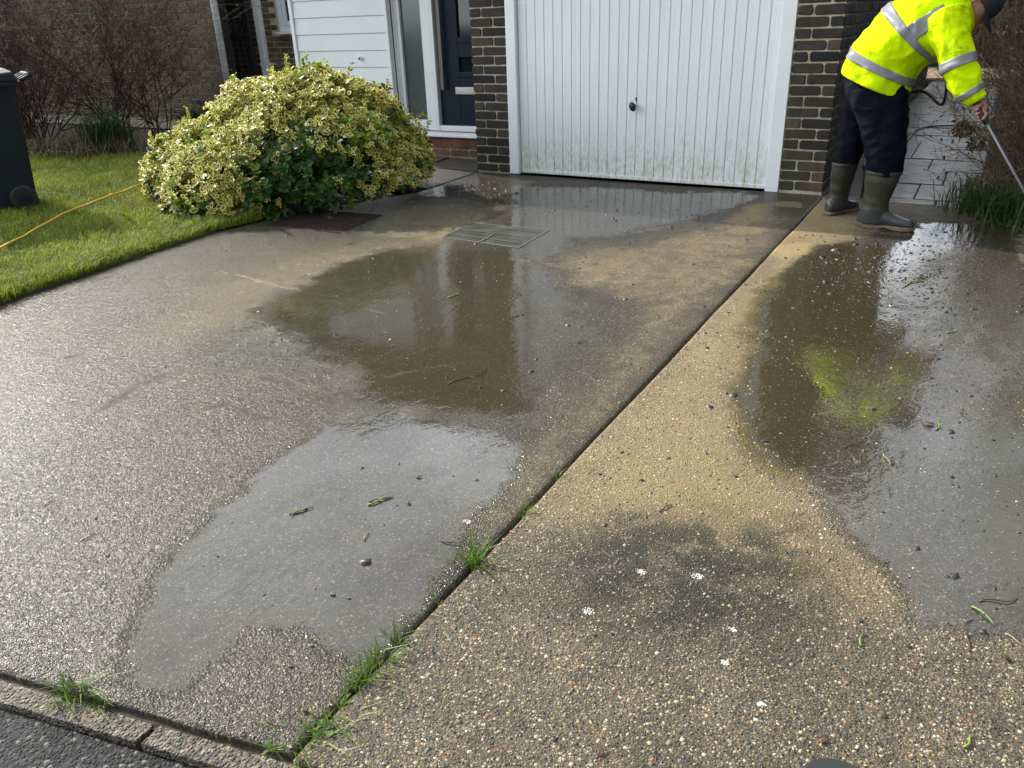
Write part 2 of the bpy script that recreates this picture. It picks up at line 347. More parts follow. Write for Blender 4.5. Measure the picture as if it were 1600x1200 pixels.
POLYS = {'puddle_sky': [(-1.828, 1.843), (-1.676, 2.001), (-1.464, 2.021), (-1.045, 1.999), (-0.999, 1.823), (-1.025, 1.634), (-0.993, 1.444), (-0.972, 1.333), (-0.981, 1.138), (-0.97, 1.025), (-0.996, 0.967), (-1.08, 0.934), (-1.176, 0.975), (-1.271, 0.926), (-1.269, 0.846), (-1.252, 0.708), (-1.277, 0.647), (-1.363, 0.65), (-1.488, 0.709), (-1.54, 0.798), (-1.679, 0.939), (-1.79, 1.247), (-1.829, 1.518), (-1.826, 1.662)], 'wet_mid': [(-2.943, 2.448), (-3.206, 3.121), (-3.204, 3.623), (-2.935, 4.061), (-2.966, 4.923), (-3.22, 5.557), (-1.398, 6.226), (-1.403, 5.528), (-1.65, 5.032), (-2.067, 4.336), (-1.702, 3.42), (-1.363, 2.99), (-1.227, 2.46), (-1.09, 2.286), (-1.045, 1.999), (-1.451, 2.0), (-1.703, 1.96), (-1.838, 1.838), (-2.037, 2.14), (-2.395, 2.186)], 'wet_garage': [(-3.473, 5.89), (-1.315, 6.181), (-1.307, 5.672), (-1.6, 5.147), (-2.483, 4.798), (-2.922, 4.941)], 'wet_entry': [(-4.025, 5.262), (-3.956, 6.198), (-3.421, 5.909), (-2.878, 4.958), (-3.578, 5.164)], 'house_reflection_left': [(-2.875, 2.384), (-3.12, 3.03), (-3.157, 3.566), (-2.363, 4.054), (-1.815, 3.158), (-1.255, 2.206), (-1.451, 2.0), (-1.813, 1.878), (-1.95, 2.114), (-2.319, 2.222)], 'algae': [(-2.704, 2.08), (-2.875, 2.384), (-2.948, 2.755), (-3.01, 3.628), (-2.76, 3.809), (-2.67, 3.487), (-2.609, 2.907), (-2.315, 2.465), (-2.344, 2.21)], 'tan_left': [(-3.105, 2.099), (-3.595, 2.822), (-3.621, 3.448), (-3.301, 3.999), (-2.899, 4.633), (-2.737, 4.059), (-3.055, 3.686), (-3.086, 3.045), (-2.914, 2.461)], 'tan_joint': [(-1.305, 5.169), (-1.25, 5.804), (-0.966, 5.495), (-0.977, 3.853), (-0.964, 2.586), (-0.946, 1.892), (-0.929, 1.541), (-1.041, 1.589), (-1.084, 2.027), (-1.098, 2.655), (-1.253, 3.411), (-1.734, 3.637), (-2.048, 4.034), (-1.706, 4.485)], 'tan_right': [(-0.933, 6.106), (-0.55, 5.659), (-0.778, 4.571), (-0.828, 4.033), (-0.66, 3.002), (-0.623, 2.513), (-0.434, 2.211), (-0.258, 2.096), (-0.12, 1.89), (-0.061, 1.693), (-0.196, 1.704), (-0.371, 1.762), (-0.617, 1.701), (-0.877, 1.672), (-0.935, 1.962), (-0.949, 3.81)], 'dry_patch': [(-0.972, 4.561), (-0.919, 4.811), (-0.772, 4.903), (-0.74, 4.587), (-0.853, 4.511)], 'puddle_right': [(-0.863, 4.397), (-0.8, 4.86), (-0.599, 5.187), (-0.032, 5.768), (0.32, 5.817), (0.399, 3.972), (0.331, 1.751), (0.281, 1.67), (0.133, 1.659), (0.027, 1.663), (-0.065, 1.828), (-0.191, 2.019), (-0.288, 2.158), (-0.473, 2.282), (-0.61, 2.633), (-0.707, 3.293)], 'muddy_house_reflection': [(-0.885, 4.129), (-0.665, 4.916), (-0.332, 5.054), (-0.271, 3.952), (-0.252, 3.194), (-0.285, 2.676), (-0.286, 2.242), (-0.364, 2.161), (-0.551, 2.339), (-0.64, 2.741)], 'hedge_reflection': [(0.16, 2.893), (0.376, 3.227), (0.329, 1.706), (0.231, 1.77), (0.167, 2.133)], 'black_right': [(-0.774, 1.434), (-0.719, 1.717), (-0.501, 1.899), (-0.247, 1.956), (-0.127, 1.74), (-0.095, 1.552), (-0.27, 1.392), (-0.499, 1.318), (-0.63, 1.322)], 'ygreen': [(-0.812, 1.705), (-0.755, 2.052), (-0.509, 2.264), (-0.356, 2.046), (-0.427, 1.9), (-0.663, 1.817)], 'rim_dry': [(-1.367, 5.24), (-1.328, 5.665), (-1.154, 5.977), (-0.987, 6.04), (-0.988, 5.86), (-1.179, 5.787), (-1.169, 5.376), (-1.258, 5.151)], 'new_patch': [(-3.696, 4.465), (-3.733, 4.907), (-3.046, 5.097), (-2.954, 4.512), (-2.922, 4.136), (-3.507, 3.987)], 'pale_puddle': [(-1.613, 0.889), (-1.729, 1.24), (-1.715, 1.574), (-1.502, 1.773), (-1.112, 1.705), (-1.009, 1.343), (-1.035, 1.014), (-1.086, 0.942), (-1.285, 0.98), (-1.351, 0.738)]}
LINES = {'pale': [[(-2.794, 2.159), (-2.604, 2.206), (-2.344, 2.21), (-2.103, 2.178), (-1.877, 2.143)], [(-1.893, 2.195), (-1.84, 2.302), (-1.751, 2.401), (-1.645, 2.502)], [(-3.922, 2.784), (-3.799, 3.001), (-3.103, 2.915), (-2.609, 2.907), (-2.414, 2.972)], [(-3.041, 2.713), (-2.731, 2.852), (-2.367, 2.808)], [(-2.684, 1.512), (-2.436, 1.492)]], 'dark': [[(-2.684, 1.512), (-2.75, 1.699), (-2.737, 1.841), (-2.652, 1.932), (-2.458, 1.995), (-2.206, 1.992), (-2.003, 2.025)], [(-2.349, 1.675), (-2.273, 1.759), (-2.05, 1.735)], [(-2.259, 3.872), (-1.927, 3.874), (-1.489, 3.93)]]}
CHIPS = [(-0.835, 1.921), (-0.369, 2.126), (-0.25, 2.1), (-0.266, 2.047), (-1.249, 1.105), (-1.117, 0.948), (-1.113, 0.878), (-0.041, 1.604), (-0.158, 2.738), (-0.254, 4.464), (-0.918, 3.936), (-3.822, 5.073), (-1.748, 3.069), (-0.136, 1.641), (-0.531, 1.301), (-1.502, 2.297), (-1.396, 2.513), (-1.58, 1.037), (-1.85, 0.945), (-2.157, 1.392), (-2.044, 1.044), (-1.006, 3.522), (-0.856, 3.224), (-0.438, 2.346), (-0.609, 4.129), (-0.662, 3.778), (-0.662, 4.692), (-0.69, 4.47), (0.31, 4.769), (-0.051, 2.09), (0.121, 1.867), (0.063, 1.567), (-0.562, 1.28), (-0.221, 1.51), (-0.462, 2.092), (-1.089, 2.801), (-1.133, 3.096), (-1.577, 1.082), (-1.204, 1.243), (-1.193, 1.106), (-1.15, 1.115), (-2.805, 1.994), (-2.47, 2.113), (-1.989, 3.916), (-1.818, 3.853), (-1.866, 1.389), (-1.808, 1.706), (-1.293, 1.498), (-1.267, 1.404)]
TWIGS = [[(-2.249, 1.015), (-2.25, 1.061)], [(-1.979, 0.956), (-1.971, 0.994)], [(-1.542, 1.317), (-1.507, 1.379)], [(-1.377, 1.475), (-1.332, 1.524)], [(-1.267, 1.32), (-1.282, 1.355)], [(0.179, 1.61), (0.181, 1.725)], [(-0.005, 2.707), (0.028, 2.662)], [(0.112, 2.869), (0.135, 2.785)], [(-0.091, 2.426), (-0.065, 2.361)], [(-0.203, 2.416), (-0.155, 2.486)], [(-0.353, 1.637), (-0.334, 1.684)], [(-0.141, 2.252), (-0.111, 2.227)], [(-0.211, 4.19), (-0.13, 4.432)], [(-3.401, 3.734), (-3.368, 3.832)], [(-1.079, 1.416), (-1.012, 1.415)], [(0.192, 1.799), (0.27, 1.852)], [(0.245, 1.706), (0.281, 1.681)], [(-1.027, 1.401), (-1.005, 1.375)], [(-1.63, 2.268), (-1.575, 2.463)], [(-0.13, 3.917), (-0.033, 4.059)], [(-3.304, 1.759), (-3.28, 1.833)], [(-0.603, 1.811), (-0.581, 1.858)]]
LEAVES = [(-1.008, 0.803), (-1.342, 2.859), (-1.757, 3.065), (-0.061, 1.214), (-0.42, 0.981), (0.257, 1.615), (-1.259, 1.515), (0.035, 2.701), (-0.059, 2.389), (-1.337, 1.654)]
GREENS = [[(0.177, 1.771), (0.226, 1.724)], [(0.179, 1.328), (0.191, 1.368)], [(0.041, 2.669), (0.047, 2.742)], [(-1.369, 1.459), (-1.327, 1.527)], [(-0.199, 4.218), (-0.118, 4.462)], [(-2.215, 3.137), (-2.211, 3.251)], [(0.019, 3.627), (0.053, 3.684)], [(-1.52, 1.365), (-1.531, 1.312)], [(-0.029, 1.518), (-0.029, 1.564)]]
WHITES = [(-0.551, 1.541), (-0.291, 1.443), (-0.278, 1.334), (-0.42, 1.588), (-1.065, 1.524), (-0.608, 1.346), (-0.181, 1.256)]


def hash2(ix, iy, s):
    h = (ix*374761393 + iy*668265263 + s*974634777) & 0xFFFFFFFF
    h = ((h ^ (h >> 13))*1274126177) & 0xFFFFFFFF
    return ((h ^ (h >> 16)) & 0xFFFF)/65535.0
def vnoise(x, y, s=0):
    ix = np.floor(x).astype(np.int64); iy = np.floor(y).astype(np.int64); fx = x-ix; fy = y-iy
    fx = fx*fx*(3-2*fx); fy = fy*fy*(3-2*fy)
    return (hash2(ix, iy, s)*(1-fx)+hash2(ix+1, iy, s)*fx)*(1-fy)+(hash2(ix, iy+1, s)*(1-fx)+hash2(ix+1, iy+1, s)*fx)*fy
def fbm(x, y, s=0, o=4):
    t = 0; a = .5
    for i in range(o): t = t+a*vnoise(x*2**i, y*2**i, s+i*7); a *= .5
    return t/(1-.5**o)-.5
def seg_dist(x, y, a, b):
    ax, ay = a; bx, by = b; dx, dy = bx-ax, by-ay
    t = np.clip(((x-ax)*dx+(y-ay)*dy)/(dx*dx+dy*dy+1e-12), 0, 1)
    return np.hypot(x-ax-t*dx, y-ay-t*dy)
def poly_mask(x, y, poly, soft):
    d = np.full(x.shape, 1e9); ins = np.zeros(x.shape, bool); n = len(poly)
    for i in range(n):
        a, b = poly[i], poly[(i+1) % n]; d = np.minimum(d, seg_dist(x, y, a, b))
        if a[1] != b[1]:
            c = ((a[1] > y) != (b[1] > y)) & (x < (b[0]-a[0])*(y-a[1])/(b[1]-a[1])+a[0]); ins ^= c
    sd = np.where(ins, d, -d); t = np.clip(sd/soft*.5+.5, 0, 1)
    return t*t*(3-2*t)
def line_mask(x, y, pts, wd):
    d = np.full(x.shape, 1e9)
    for a, b in zip(pts[:-1], pts[1:]): d = np.minimum(d, seg_dist(x, y, a, b))
    return np.exp(-(d/wd)**2)

def ground_attrs(X, Y, slab):
    wx = X+fbm(X*3, Y*3, 1)*.22+fbm(X*14, Y*14, 3)*.07; wy = Y+fbm(X*3, Y*3, 11)*.26+fbm(X*14, Y*14, 13)*.08
    nearx = np.clip(Y/3, .3, 1)                       # smaller wobble close up, where the stains are small
    wx = X+(wx-X)*nearx; wy = Y+(wy-Y)*nearx
    pm = lambda nm, s: poly_mask(wx, wy, POLYS[nm], s)
    z = np.zeros(X.shape)
    if slab == 'left':
        pud = np.maximum.reduce([pm('puddle_sky', .10), .97*pm('wet_mid', .3), .93*pm('wet_garage', .25), .9*pm('wet_entry', .15)])
        wet = np.maximum(.92+z, pud)
        tl = pm('tan_left', .35); tj = pm('tan_joint', .2); rim = pm('rim_dry', .06)
        wet = wet*(1-.3*tl)*(1-.5*tj)*(1-.9*rim); npch = pm('new_patch', .05); wet = wet*(1-.3*npch); pud = pud*(1-.9*npch); pud = pud*(1-.62*tj)*(1-.95*rim)
        npch = pm('new_patch', .05); tan = np.clip(.8*tl+.30*tj+.35*rim+.12*npch, 0, 1)
        alg = np.clip(1.3*pm('algae', .25)+.5*npch*(fbm(X*5, Y*5, 5)+.3), 0, 1)
        brown = pm('house_reflection_left', .28); pale = .26*pm('pale_puddle', .4)+.12*npch; ygr = .8*npch; black = .25*pm('wet_entry', .4)  # brown: olive water tone carrying the dark house reflection as painted colour
        pl = z.copy(); dl = z.copy(); lx = X+fbm(X*18, Y*18, 21)*.04; ly = Y+fbm(X*18, Y*18, 23)*.04
        for p in LINES['pale']: pl = np.maximum(pl, line_mask(lx, ly, p, .013))
        for p in LINES['dark']: dl = np.maximum(dl, line_mask(lx, ly, p, .024))
        gate = np.clip(vnoise(X*9, Y*9, 31)*1.5-.3, 0, 1)
        pale = np.clip(pale+pl*gate*.5, 0, 1); black = np.maximum(black, np.clip(1.1*dl*np.clip(gate+.35, 0, 1), 0, 1))
        wet = wet*(1-.3*pl)*(1-.8*dl)
        pud = np.clip(pud-.3*dl, 0, 1)
    else:
        tan = pm('tan_right', .2); dry = pm('dry_patch', .04)
        pud = pm('puddle_right', .10); wet = np.maximum(.45+z, pud)
        ytop = 6.2-np.clip(X+.03, 0, 5)*1.2
        rimr = np.clip((Y-(np.where(X < -.03, 6.17, ytop)-.20))/.05, 0, 1)*np.clip((X+.15)/.1, 0, 1)
        edge = np.exp(-((X+.94)/.16)**2)*np.clip((Y-4.4)/.8, 0, 1)
        wet = wet*(1-.55*tan)*(1-.6*dry)*(1-.6*rimr)*(1-.3*edge); pud = pud*(1-.92*np.maximum(rimr, dry))*(1-.8*tan)*(1-.9*edge)
        tan = np.clip(.6*tan+.55*dry+.3*rimr+.3*edge, 0, 1)
        brown = np.maximum(pm('muddy_house_reflection', .12), .9*pm('hedge_reflection', .08))*(1-dry); black = pm('black_right', .14); alg = .3*black; ygr = pm('ygreen', .16)  # brown: muddy water plus painted dark reflections of house pier and hedge
        pale = z+.10*pm('puddle_right', .12)*(1-brown)*np.clip((3.0-Y)/.4, 0, 1)
    C = lambda *a: np.stack([np.clip(q, 0, 1) for q in a], -1)
    return C(wet, pud, alg, black), C(tan, brown, pale, ygr)

def slab(name, xl, xr, yb, yt, nu, nv, which, thick=.1, gammav=1.6):
    u = np.linspace(0, 1, nu); v = np.linspace(0, 1, nv)**gammav
    U, V = np.meshgrid(u, v)
    X = U*0; Y = U*0
    # iterate: x from y, y from x
    Yg = .6+V*5.6
    for _ in range(4):
        XL, XR = xl(Yg), xr(Yg); X = XL+U*(XR-XL); Yg = yb(X)+V*(yt(X)-yb(X))
    Y = Yg
    Z = fbm(X*1.3, Y*1.3, 51)*.008
    e = np.minimum(np.minimum(U*(XR-XL), (1-U)*(XR-XL)), V*(yt(X)-yb(X)))
    Z = Z-.006*np.exp(-e/.008)                                     # worn arris
    a1, a2 = ground_attrs(X, Y, which)
    V3 = np.stack([X, Y, Z], -1).reshape(-1, 3)
    I = np.arange(nu*nv).reshape(nv, nu)
    F = np.stack([I[:-1, :-1], I[:-1, 1:], I[1:, 1:], I[1:, :-1]], -1).reshape(-1, 4)
    # skirt
    ring = np.concatenate([I[0, :], I[1:, -1], I[-1, -2::-1], I[-2:0:-1, 0]])
    n0 = len(V3); sk = V3[ring].copy(); sk[:, 2] = -thick
    j = np.arange(len(ring)); jn = (j+1) % len(ring)
    S = np.stack([ring[j], n0+j, n0+jn, ring[jn]], -1)
    a1 = a1.reshape(-1, 4); a2 = a2.reshape(-1, 4)
    o = np_mesh(name, np.concatenate([V3, sk]), np.concatenate([F, S]), 4,
                {'m1': np.concatenate([a1, a1[ring]]), 'm2': np.concatenate([a2, a2[ring]])}, M['concrete'], smooth=True)
    return tag(o, kind='structure')

JX = -.945
XLp = ([-1, 2.07, 2.6, 3.59, 3.95, 4.45, 4.75, 5.3, 5.6, 7], [-4.15, -4.348, -4.416, -4.52, -4.46, -4.43, -4.18, -3.97, -3.965, -3.965])
kerb_y = lambda X: .565+.2*(X+1.676)
jw = lambda Y, s: JX+s*(.0055+.002*np.sin(Y*5)+.003*fbm(Y*9, Y*0+s, 61))
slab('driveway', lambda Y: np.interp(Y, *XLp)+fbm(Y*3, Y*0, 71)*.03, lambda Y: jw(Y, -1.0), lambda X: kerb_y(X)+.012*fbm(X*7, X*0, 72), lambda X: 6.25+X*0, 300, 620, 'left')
def topR(X): return np.where(X < -.03, 6.16, np.interp(X, [-.03, .1, .32, .8, 2.2], [6.16, 6.02, 5.68, 5.32, 4.9]))
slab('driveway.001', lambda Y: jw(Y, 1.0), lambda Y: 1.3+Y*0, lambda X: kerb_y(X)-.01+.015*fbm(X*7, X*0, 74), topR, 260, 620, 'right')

# ground sheet, soil in joints, road, kerb
mb = MB(); mb.add([(-150, -120, -.12), (150, -120, -.12), (150, 180, -.12), (-150, 180, -.12)], [(0, 1, 2, 3)])
tag(mb.build('ground', M['soil']), kind='structure')
k = N('wet_tarmac'); pos = k.pos(); v = k.vor(120, pos); cc = k.n('SeparateColor'); k.l(v.outputs['Color'], cc.inputs[0])
c = k.ramp(cc.outputs[0], [(0, (.012, .012, .013)), (.5, (.028, .028, .03)), (.8, (.05, .048, .045)), (.95, (.16, .15, .13))], 'CONSTANT')
h = k.math('ADD', k.rng(v.outputs['Distance'], 0, .6, 1, 0), k.noise(300, 3, .6, pos).outputs['Fac'])
k.P(color=c, rough=.62, normal=k.bump(h, 1, .006), spec=.25); M['tarmac'] = k.m
mb = MB()
yk = lambda x, off: .565+.2*(x+1.676)-off
n = 40; xs = np.linspace(-4, 3, n)
V = [(x, yk(x, .066)+.006*mnoise.noise((x*6, 0, 0)), -.028) for x in xs]+[(x, -3.5, -.05) for x in xs]
mb.add(V, [(i, n+i, n+i+1, i+1) for i in range(n-1)]); tag(mb.build('road', M['tarmac']), kind='structure')
k = N('kerb_concrete'); pos = k.pos(); v = k.vor(130, pos); cc = k.n('SeparateColor'); k.l(v.outputs['Color'], cc.inputs[0])
c = k.ramp(cc.outputs[0], [(0, (.06, .052, .04)), (.4, (.12, .10, .07)), (.7, (.19, .155, .10)), (.9, (.22, .12, .07)), (.96, (.32, .28, .22))], 'CONSTANT')
c = k.mix(.7, c, k.ramp(k.noise(5, 5, .6, pos).outputs['Fac'], [(.3, (.6, .6, .55)), (.7, (1.2, 1.15, 1.05))]), 'MULTIPLY')
k.P(color=c, rough=.6, normal=k.bump(k.math('ADD', k.rng(v.outputs['Distance'], 0, .6, 1, 0), k.noise(120, 4, .7, pos).outputs['Fac']), 1, .010)); M['kerb'] = k.m
mb = MB()
for x0, x1 in [(-4.0, -3.08), (-3.07, -2.16), (-2.15, -1.262), (-1.25, -.34), (-.33, .58), (.59, 1.5)]:
    m = 90; vs = []
    for i in range(m+1):
        x = x0+(x1-x0)*i/m; e = .004*mnoise.noise((x*11, 3, 0))+.003*mnoise.noise((x*47, 3, 0)); e2 = .006*mnoise.noise((x*9, 7, 0))+.004*mnoise.noise((x*53, 7, 0)); zt = -.010+.002*mnoise.noise((x*5, 1, 1))
        vs += [(x, yk(x, .013)+e, zt), (x, yk(x, .060)+e2, zt-.003), (x, yk(x, .064)+e2, -.08), (x, yk(x, .010)+e, -.08)]
    fs = [(4*i+j, 4*i+4+j, 4*i+4+(j+1) % 4, 4*i+(j+1) % 4) for i in range(m) for j in range(4)]+[(0, 1, 2, 3), (4*m+3, 4*m+2, 4*m+1, 4*m)]
    mb.add(vs, fs)
tag(mb.build('kerb', M['kerb'], bevel=.003), kind='structure')

# soil packed into the open joints
mb = MB(); xs = np.linspace(-2.6, 1.4, 120)
V = [(x, yk(x, -.012), -.016+.004*mnoise.noise((x*30, 1, 0))) for x in xs]+[(x, yk(x, .022), -.016+.004*mnoise.noise((x*30, 4, 0))) for x in xs]
mb.add(V, [(i, 120+i, 121+i, i+1) for i in range(119)])
ys = np.linspace(.6, 6.2, 200); V = [(JX-.03, y, -.020+.006*mnoise.noise((y*12, 1, 0))) for y in ys]+[(JX+.03, y, -.020+.006*mnoise.noise((y*12, 1, 0))) for y in ys]
mb.add(V, [(i, 200+i, 201+i, i+1) for i in range(199)])
tag(mb.build('soil', M['soil']), kind='structure')
# paved path along the side of the garage
k = N('wet_flagstone'); pos = k.pos(); t = k.attr('tint').outputs['Fac']
nz = k.noise(5, 6, .65, k.scale(pos, (1, 3.5, 1)), 1.2); n2 = k.noise(1.6, 3, .5, pos)
c = k.ramp(t, [(0, (.028, .027, .026)), (.5, (.05, .046, .042)), (.8, (.075, .062, .052)), (1, (.08, .046, .034))])
c = k.mix(.8, c, k.ramp(nz.outputs['Fac'], [(.3, (.5, .5, .5)), (.7, (1.4, 1.35, 1.3))]), 'MULTIPLY')
rf = k.bump(nz.outputs['Fac'], .8, .02)
fl = k.bump(k.math('ADD', nz.outputs['Fac'], k.math('MULTIPLY', k.noise(40, 3, .5, pos).outputs['Fac'], .12)), .30, .02)
k.P(color=c, rough=.55, normal=rf, coat=.5, coat_ior=1.38, coat_rough=k.rng(n2.outputs['Fac'], .35, .65, .03, .12), coat_normal=fl); M['flag'] = k.m
mb = MB(); y = 6.175; ri = 0; rr = random.Random(3)
rows = [(6.175, .17), (6.36, .56), (6.93, .62), (7.56, .55), (8.12, .62)]
y = 8.75
while y < 16.4:
    d = rr.choice([.3, .45, .58, .6]); rows.append((y, d)); y += d+.012
for y, d in rows:
    x = -.955; cuts = [-.955]
    while x < .05:
        x += rr.choice([.42, .56, .6, .75]); cuts.append(min(x, .06))
        if x >= .06: break
    for a, b in zip(cuts[:-1], cuts[1:]):
        if b-a < .05: continue
        z = rr.uniform(-.006, .002); s = rr.uniform(-.003, .003)
        g = .0045
        mb.add([(a+g, y+g, -.06), (b-g, y+g, -.06), (b-g, y+d-g, -.06), (a+g, y+d-g, -.06), (a+g, y+g, z+s), (b-g, y+g, z-s), (b-g, y+d-g, z-s), (a+g, y+d-g, z+s)],
               [(4, 5, 6, 7), (0, 1, 5, 4), (1, 2, 6, 5), (2, 3, 7, 6), (3, 0, 4, 7)], rr.random())
tag(mb.build('path', M['flag'], bevel=.004), kind='structure')
mb = MB(); mb.box((-.962, 6.17, -.11), (.07, 16.44, -.010)); M['grout'] = simple('dark_joint_sand', (.02, .018, .015), .8, .4, 20, .5, 80); tag(mb.build('path_bedding', M['grout']), kind='structure')
# slabs by the front door
mb = MB()
ent = [[(-3.99, 6.27), (-3.985, 5.46), (-4.55, 5.62), (-4.62, 6.30)], [(-3.995, 6.29), (-4.62, 6.32), (-4.66, 6.84), (-3.995, 6.84)], [(-4.64, 6.30), (-4.57, 5.64), (-5.3, 5.9), (-5.35, 6.84), (-4.68, 6.84)]]
for i, p in enumerate(ent):
    n = len(p); z = .006*i-.004
    mb.add([(x, y, z) for x, y in p]+[(x, y, -.08) for x, y in p], [tuple(range(n))[::-1]]+[(j, (j+1) % n, n+(j+1) % n, n+j) for j in range(n)], .25+.2*i)
tag(mb.build('pavement', M['flag'], bevel=.004), kind='structure')

# lawn
lb = [(-4.50, 3.62), (-4.40, 2.6), (-4.335, 2.07), (-4.2, 1.0), (-4.2, .3), (-13, .3), (-13, 6.2), (-9.6, 5.35), (-8.5, 5.7), (-7.9, 6.15), (-6.6, 6.2), (-5.7, 5.9), (-4.9, 4.6)]
k = N('lawn_turf'); pos = k.pos(); nz = k.noise(2.5, 5, .65, pos)
k.P(color=k.ramp(nz.outputs['Fac'], [(.3, (.045, .06, .012)), (.55, (.07, .085, .02)), (.75, (.12, .105, .035))]), rough=.95, normal=k.bump(k.noise(60, 4, .7, pos).outputs['Fac'], 1, .03)); M['turf'] = k.m
mb = MB(); n = len(lb); mb.add([(x, y, .012) for x, y in lb]+[(x, y, -.1) for x, y in lb], [tuple(range(n))]+[(j, n+j, n+(j+1) % n, (j+1) % n) for j in range(n)])
tag(mb.build('lawn', M['turf']), kind='structure')
def blades(P, h, wd, lean, tint):
    """P (n,3) bases -> triangles bent at mid height: 5 verts, 3 tris"""
    n = len(P); az = RNG.uniform(0, 2*np.pi, n); d = np.stack([np.cos(az), np.sin(az), az*0], -1); s = np.stack([-np.sin(az), np.cos(az), az*0], -1)
    up = np.array([0, 0, 1.]); h = h[:, None]; wd = wd[:, None]; ln = lean[:, None]
    m = P+up*h*.6+d*h*ln*.35; tp = P+up*h*(1-.25*ln)+d*h*ln
    V = np.stack([P-s*wd, P+s*wd, m-s*wd*.75, m+s*wd*.75, tp], 1).reshape(-1, 3)
    b = np.arange(n)[:, None]*5
    F = np.concatenate([b+[0, 1, 3], b+[0, 3, 2], b+[2, 3, 4]], 1).reshape(-1, 3)
    return V, F, np.repeat(tint, 5)
n = 150000
X = RNG.uniform(-10.5, -4.2, n); Y = RNG.uniform(1.2, 6.2, n)
keep = (poly_mask(X, Y, lb, .04) > .5); X, Y = X[keep], Y[keep]
X2 = RNG.uniform(-4.75, -4.2, 34000); Y2 = RNG.uniform(1.2, 4.2, 34000); e = np.interp(Y2, *XLp); kk = (X2 < e+.012+.05*fbm(Y2*7, Y2*0, 91)) & (X2 > e-.22); X2, Y2 = X2[kk], Y2[kk]
nA = len(X); X = np.concatenate([X, X2]); Y = np.concatenate([Y, Y2])
P = np.stack([X, Y, X*0+.008], -1); f = fbm(X*1.6, Y*1.6, 81); g2 = fbm(X*6, Y*6, 83)
tint = np.clip(.5+f*.9+g2*.5+RNG.normal(0, .16, len(X)), 0, .86); dry = RNG.random(len(X)) < .07+.22*np.clip(f+.05, 0, 1); tint[dry] = RNG.uniform(.88, 1, dry.sum())
hh = RNG.uniform(.022, .062, len(X))*(1+.6*np.clip(g2*2, -.5, 1)); hh[nA:] *= RNG.uniform(.9, 1.7, len(hh)-nA)
V, F, T = blades(P, hh, RNG.uniform(.0018, .0034, len(X)), RNG.uniform(.2, 1.1, len(X)), tint)
M['grass'] = leafy('lawn_grass', (.065, .115, .008), (.31, .36, .035), .55, .4, (.36, .29, .12))
tag(np_mesh('grass', V, F, 3, {'tint': T}, M['grass']), 'short patchy green lawn grass with straw coloured bits beside the driveway', 'grass', kind='stuff')

# ---------------------------------------------------------------- house
def bricks(mb, o, u, nrm, width, z0, z1, seed, shift=0, proud=.006, jit=.0025, skip=None, first=None):
    """brick faces standing proud of a mortar bed; u = along, nrm = outwards"""
    o, u, nrm = Vector(o), Vector(u).normalized(), Vector(nrm).normalized(); r = random.Random(seed); up = Vector((0, 0, 1))
    z = z0; ci = 0
    while z < z1-.03:
        h = min(.065, z1-z); x = -(.225 if (ci+shift) % 2 else .1125)
        if width < .4: seq = [(0, .102), (.112, width)] if (ci+shift) % 2 else [(0, .215), (.225, width)]
        else:
            seq = []
            while x < width:
                a, b = max(x, 0), min(x+.215, width); x += .225
                if b-a > .03: seq.append((a, b))
        for a, b in seq:
            if skip and skip(a, b, z, z+h): continue
            t = min(1, max(0, r.gauss(.45, .22))); j = lambda: r.uniform(-jit, jit)
            ch = r.uniform(.006, .014); P = proud+r.uniform(-.002, .003)
            out = [(a+ch, z), (b-ch, z), (b, z+ch), (b, z+h-ch), (b-ch, z+h), (a+ch, z+h), (a, z+h-ch), (a, z+ch)]
            out = [(p+j(), q+j()) for p, q in out]; cx, cz = (a+b)/2, z+h/2
            inn = [(p-math.copysign(.004, p-cx), q-math.copysign(.004, q-cz)) for p, q in out]
            V = [o+u*p+up*q-nrm*.003 for p, q in out]+[o+u*p+up*q+nrm*P for p, q in inn]
            mb.add(V, [tuple(range(8, 16))]+[(i, (i+1) % 8, 8+(i+1) % 8, 8+i) for i in range(8)], t)
        z += .075; ci += 1

def brick_part(name, parent, bed_boxes, runs, mb_brick, mortar):
    """bed = mortar mass (material 0), bricks (material 1), one mesh"""
    mb = MB()
    for a, b in bed_boxes: mb.box(a, b, .5, 0)
    q = MB()
    for args, kw in runs: bricks(q, *args, **kw)
    b0 = len(mb.v); mb.v += q.v; mb.t += q.t; mb.f += [tuple(i+b0 for i in f) for f in q.f]; mb.mi += [1]*len(q.f)
    return mb.build(name, [mortar, mb_brick], parent)

YF, YD, YB = 6.26, 6.874, 9.1
GL, GR = -3.981, -.966              # garage block left and right faces
JL0, JL1, JR0, JR1 = -3.635, -3.539, -1.388, -1.284
house = thing('house', 'house with white garage door, navy front door, white boarding and dark brick piers', 'house', (-2.5, 6.3, 0))
def HP(o): o.parent = house; o.matrix_parent_inverse = Matrix.Translation(-Vector(house.location)); return o
X_, Y_, Z_ = (1, 0, 0), (0, 1, 0), (0, 0, 1)
o = HP(brick_part('brick_pier', None, [((GL+.004, YF+.004, -.1), (JL0-.002, YD+.03, 2.44))],
      [(((GL, YF, .012), X_, (0, -1, 0), JL0-GL-.004, 0, 2.42, 5), dict(shift=0)), (((GL, YD+.03, .012), (0, -1, 0), (-1, 0, 0), YD+.03-YF, 0, 2.42, 6), {})], M['brick_dark'], M['mortar']))
o = HP(brick_part('brick_pier', None, [((JR1+.002, YF+.004, -.1), (GR-.004, YF+.26, 2.44))],
      [(((JR1+.004, YF, .022), X_, (0, -1, 0), GR-JR1-.004, 0, 2.42, 8), dict(shift=1))], M['brick_dark'], M['mortar']))
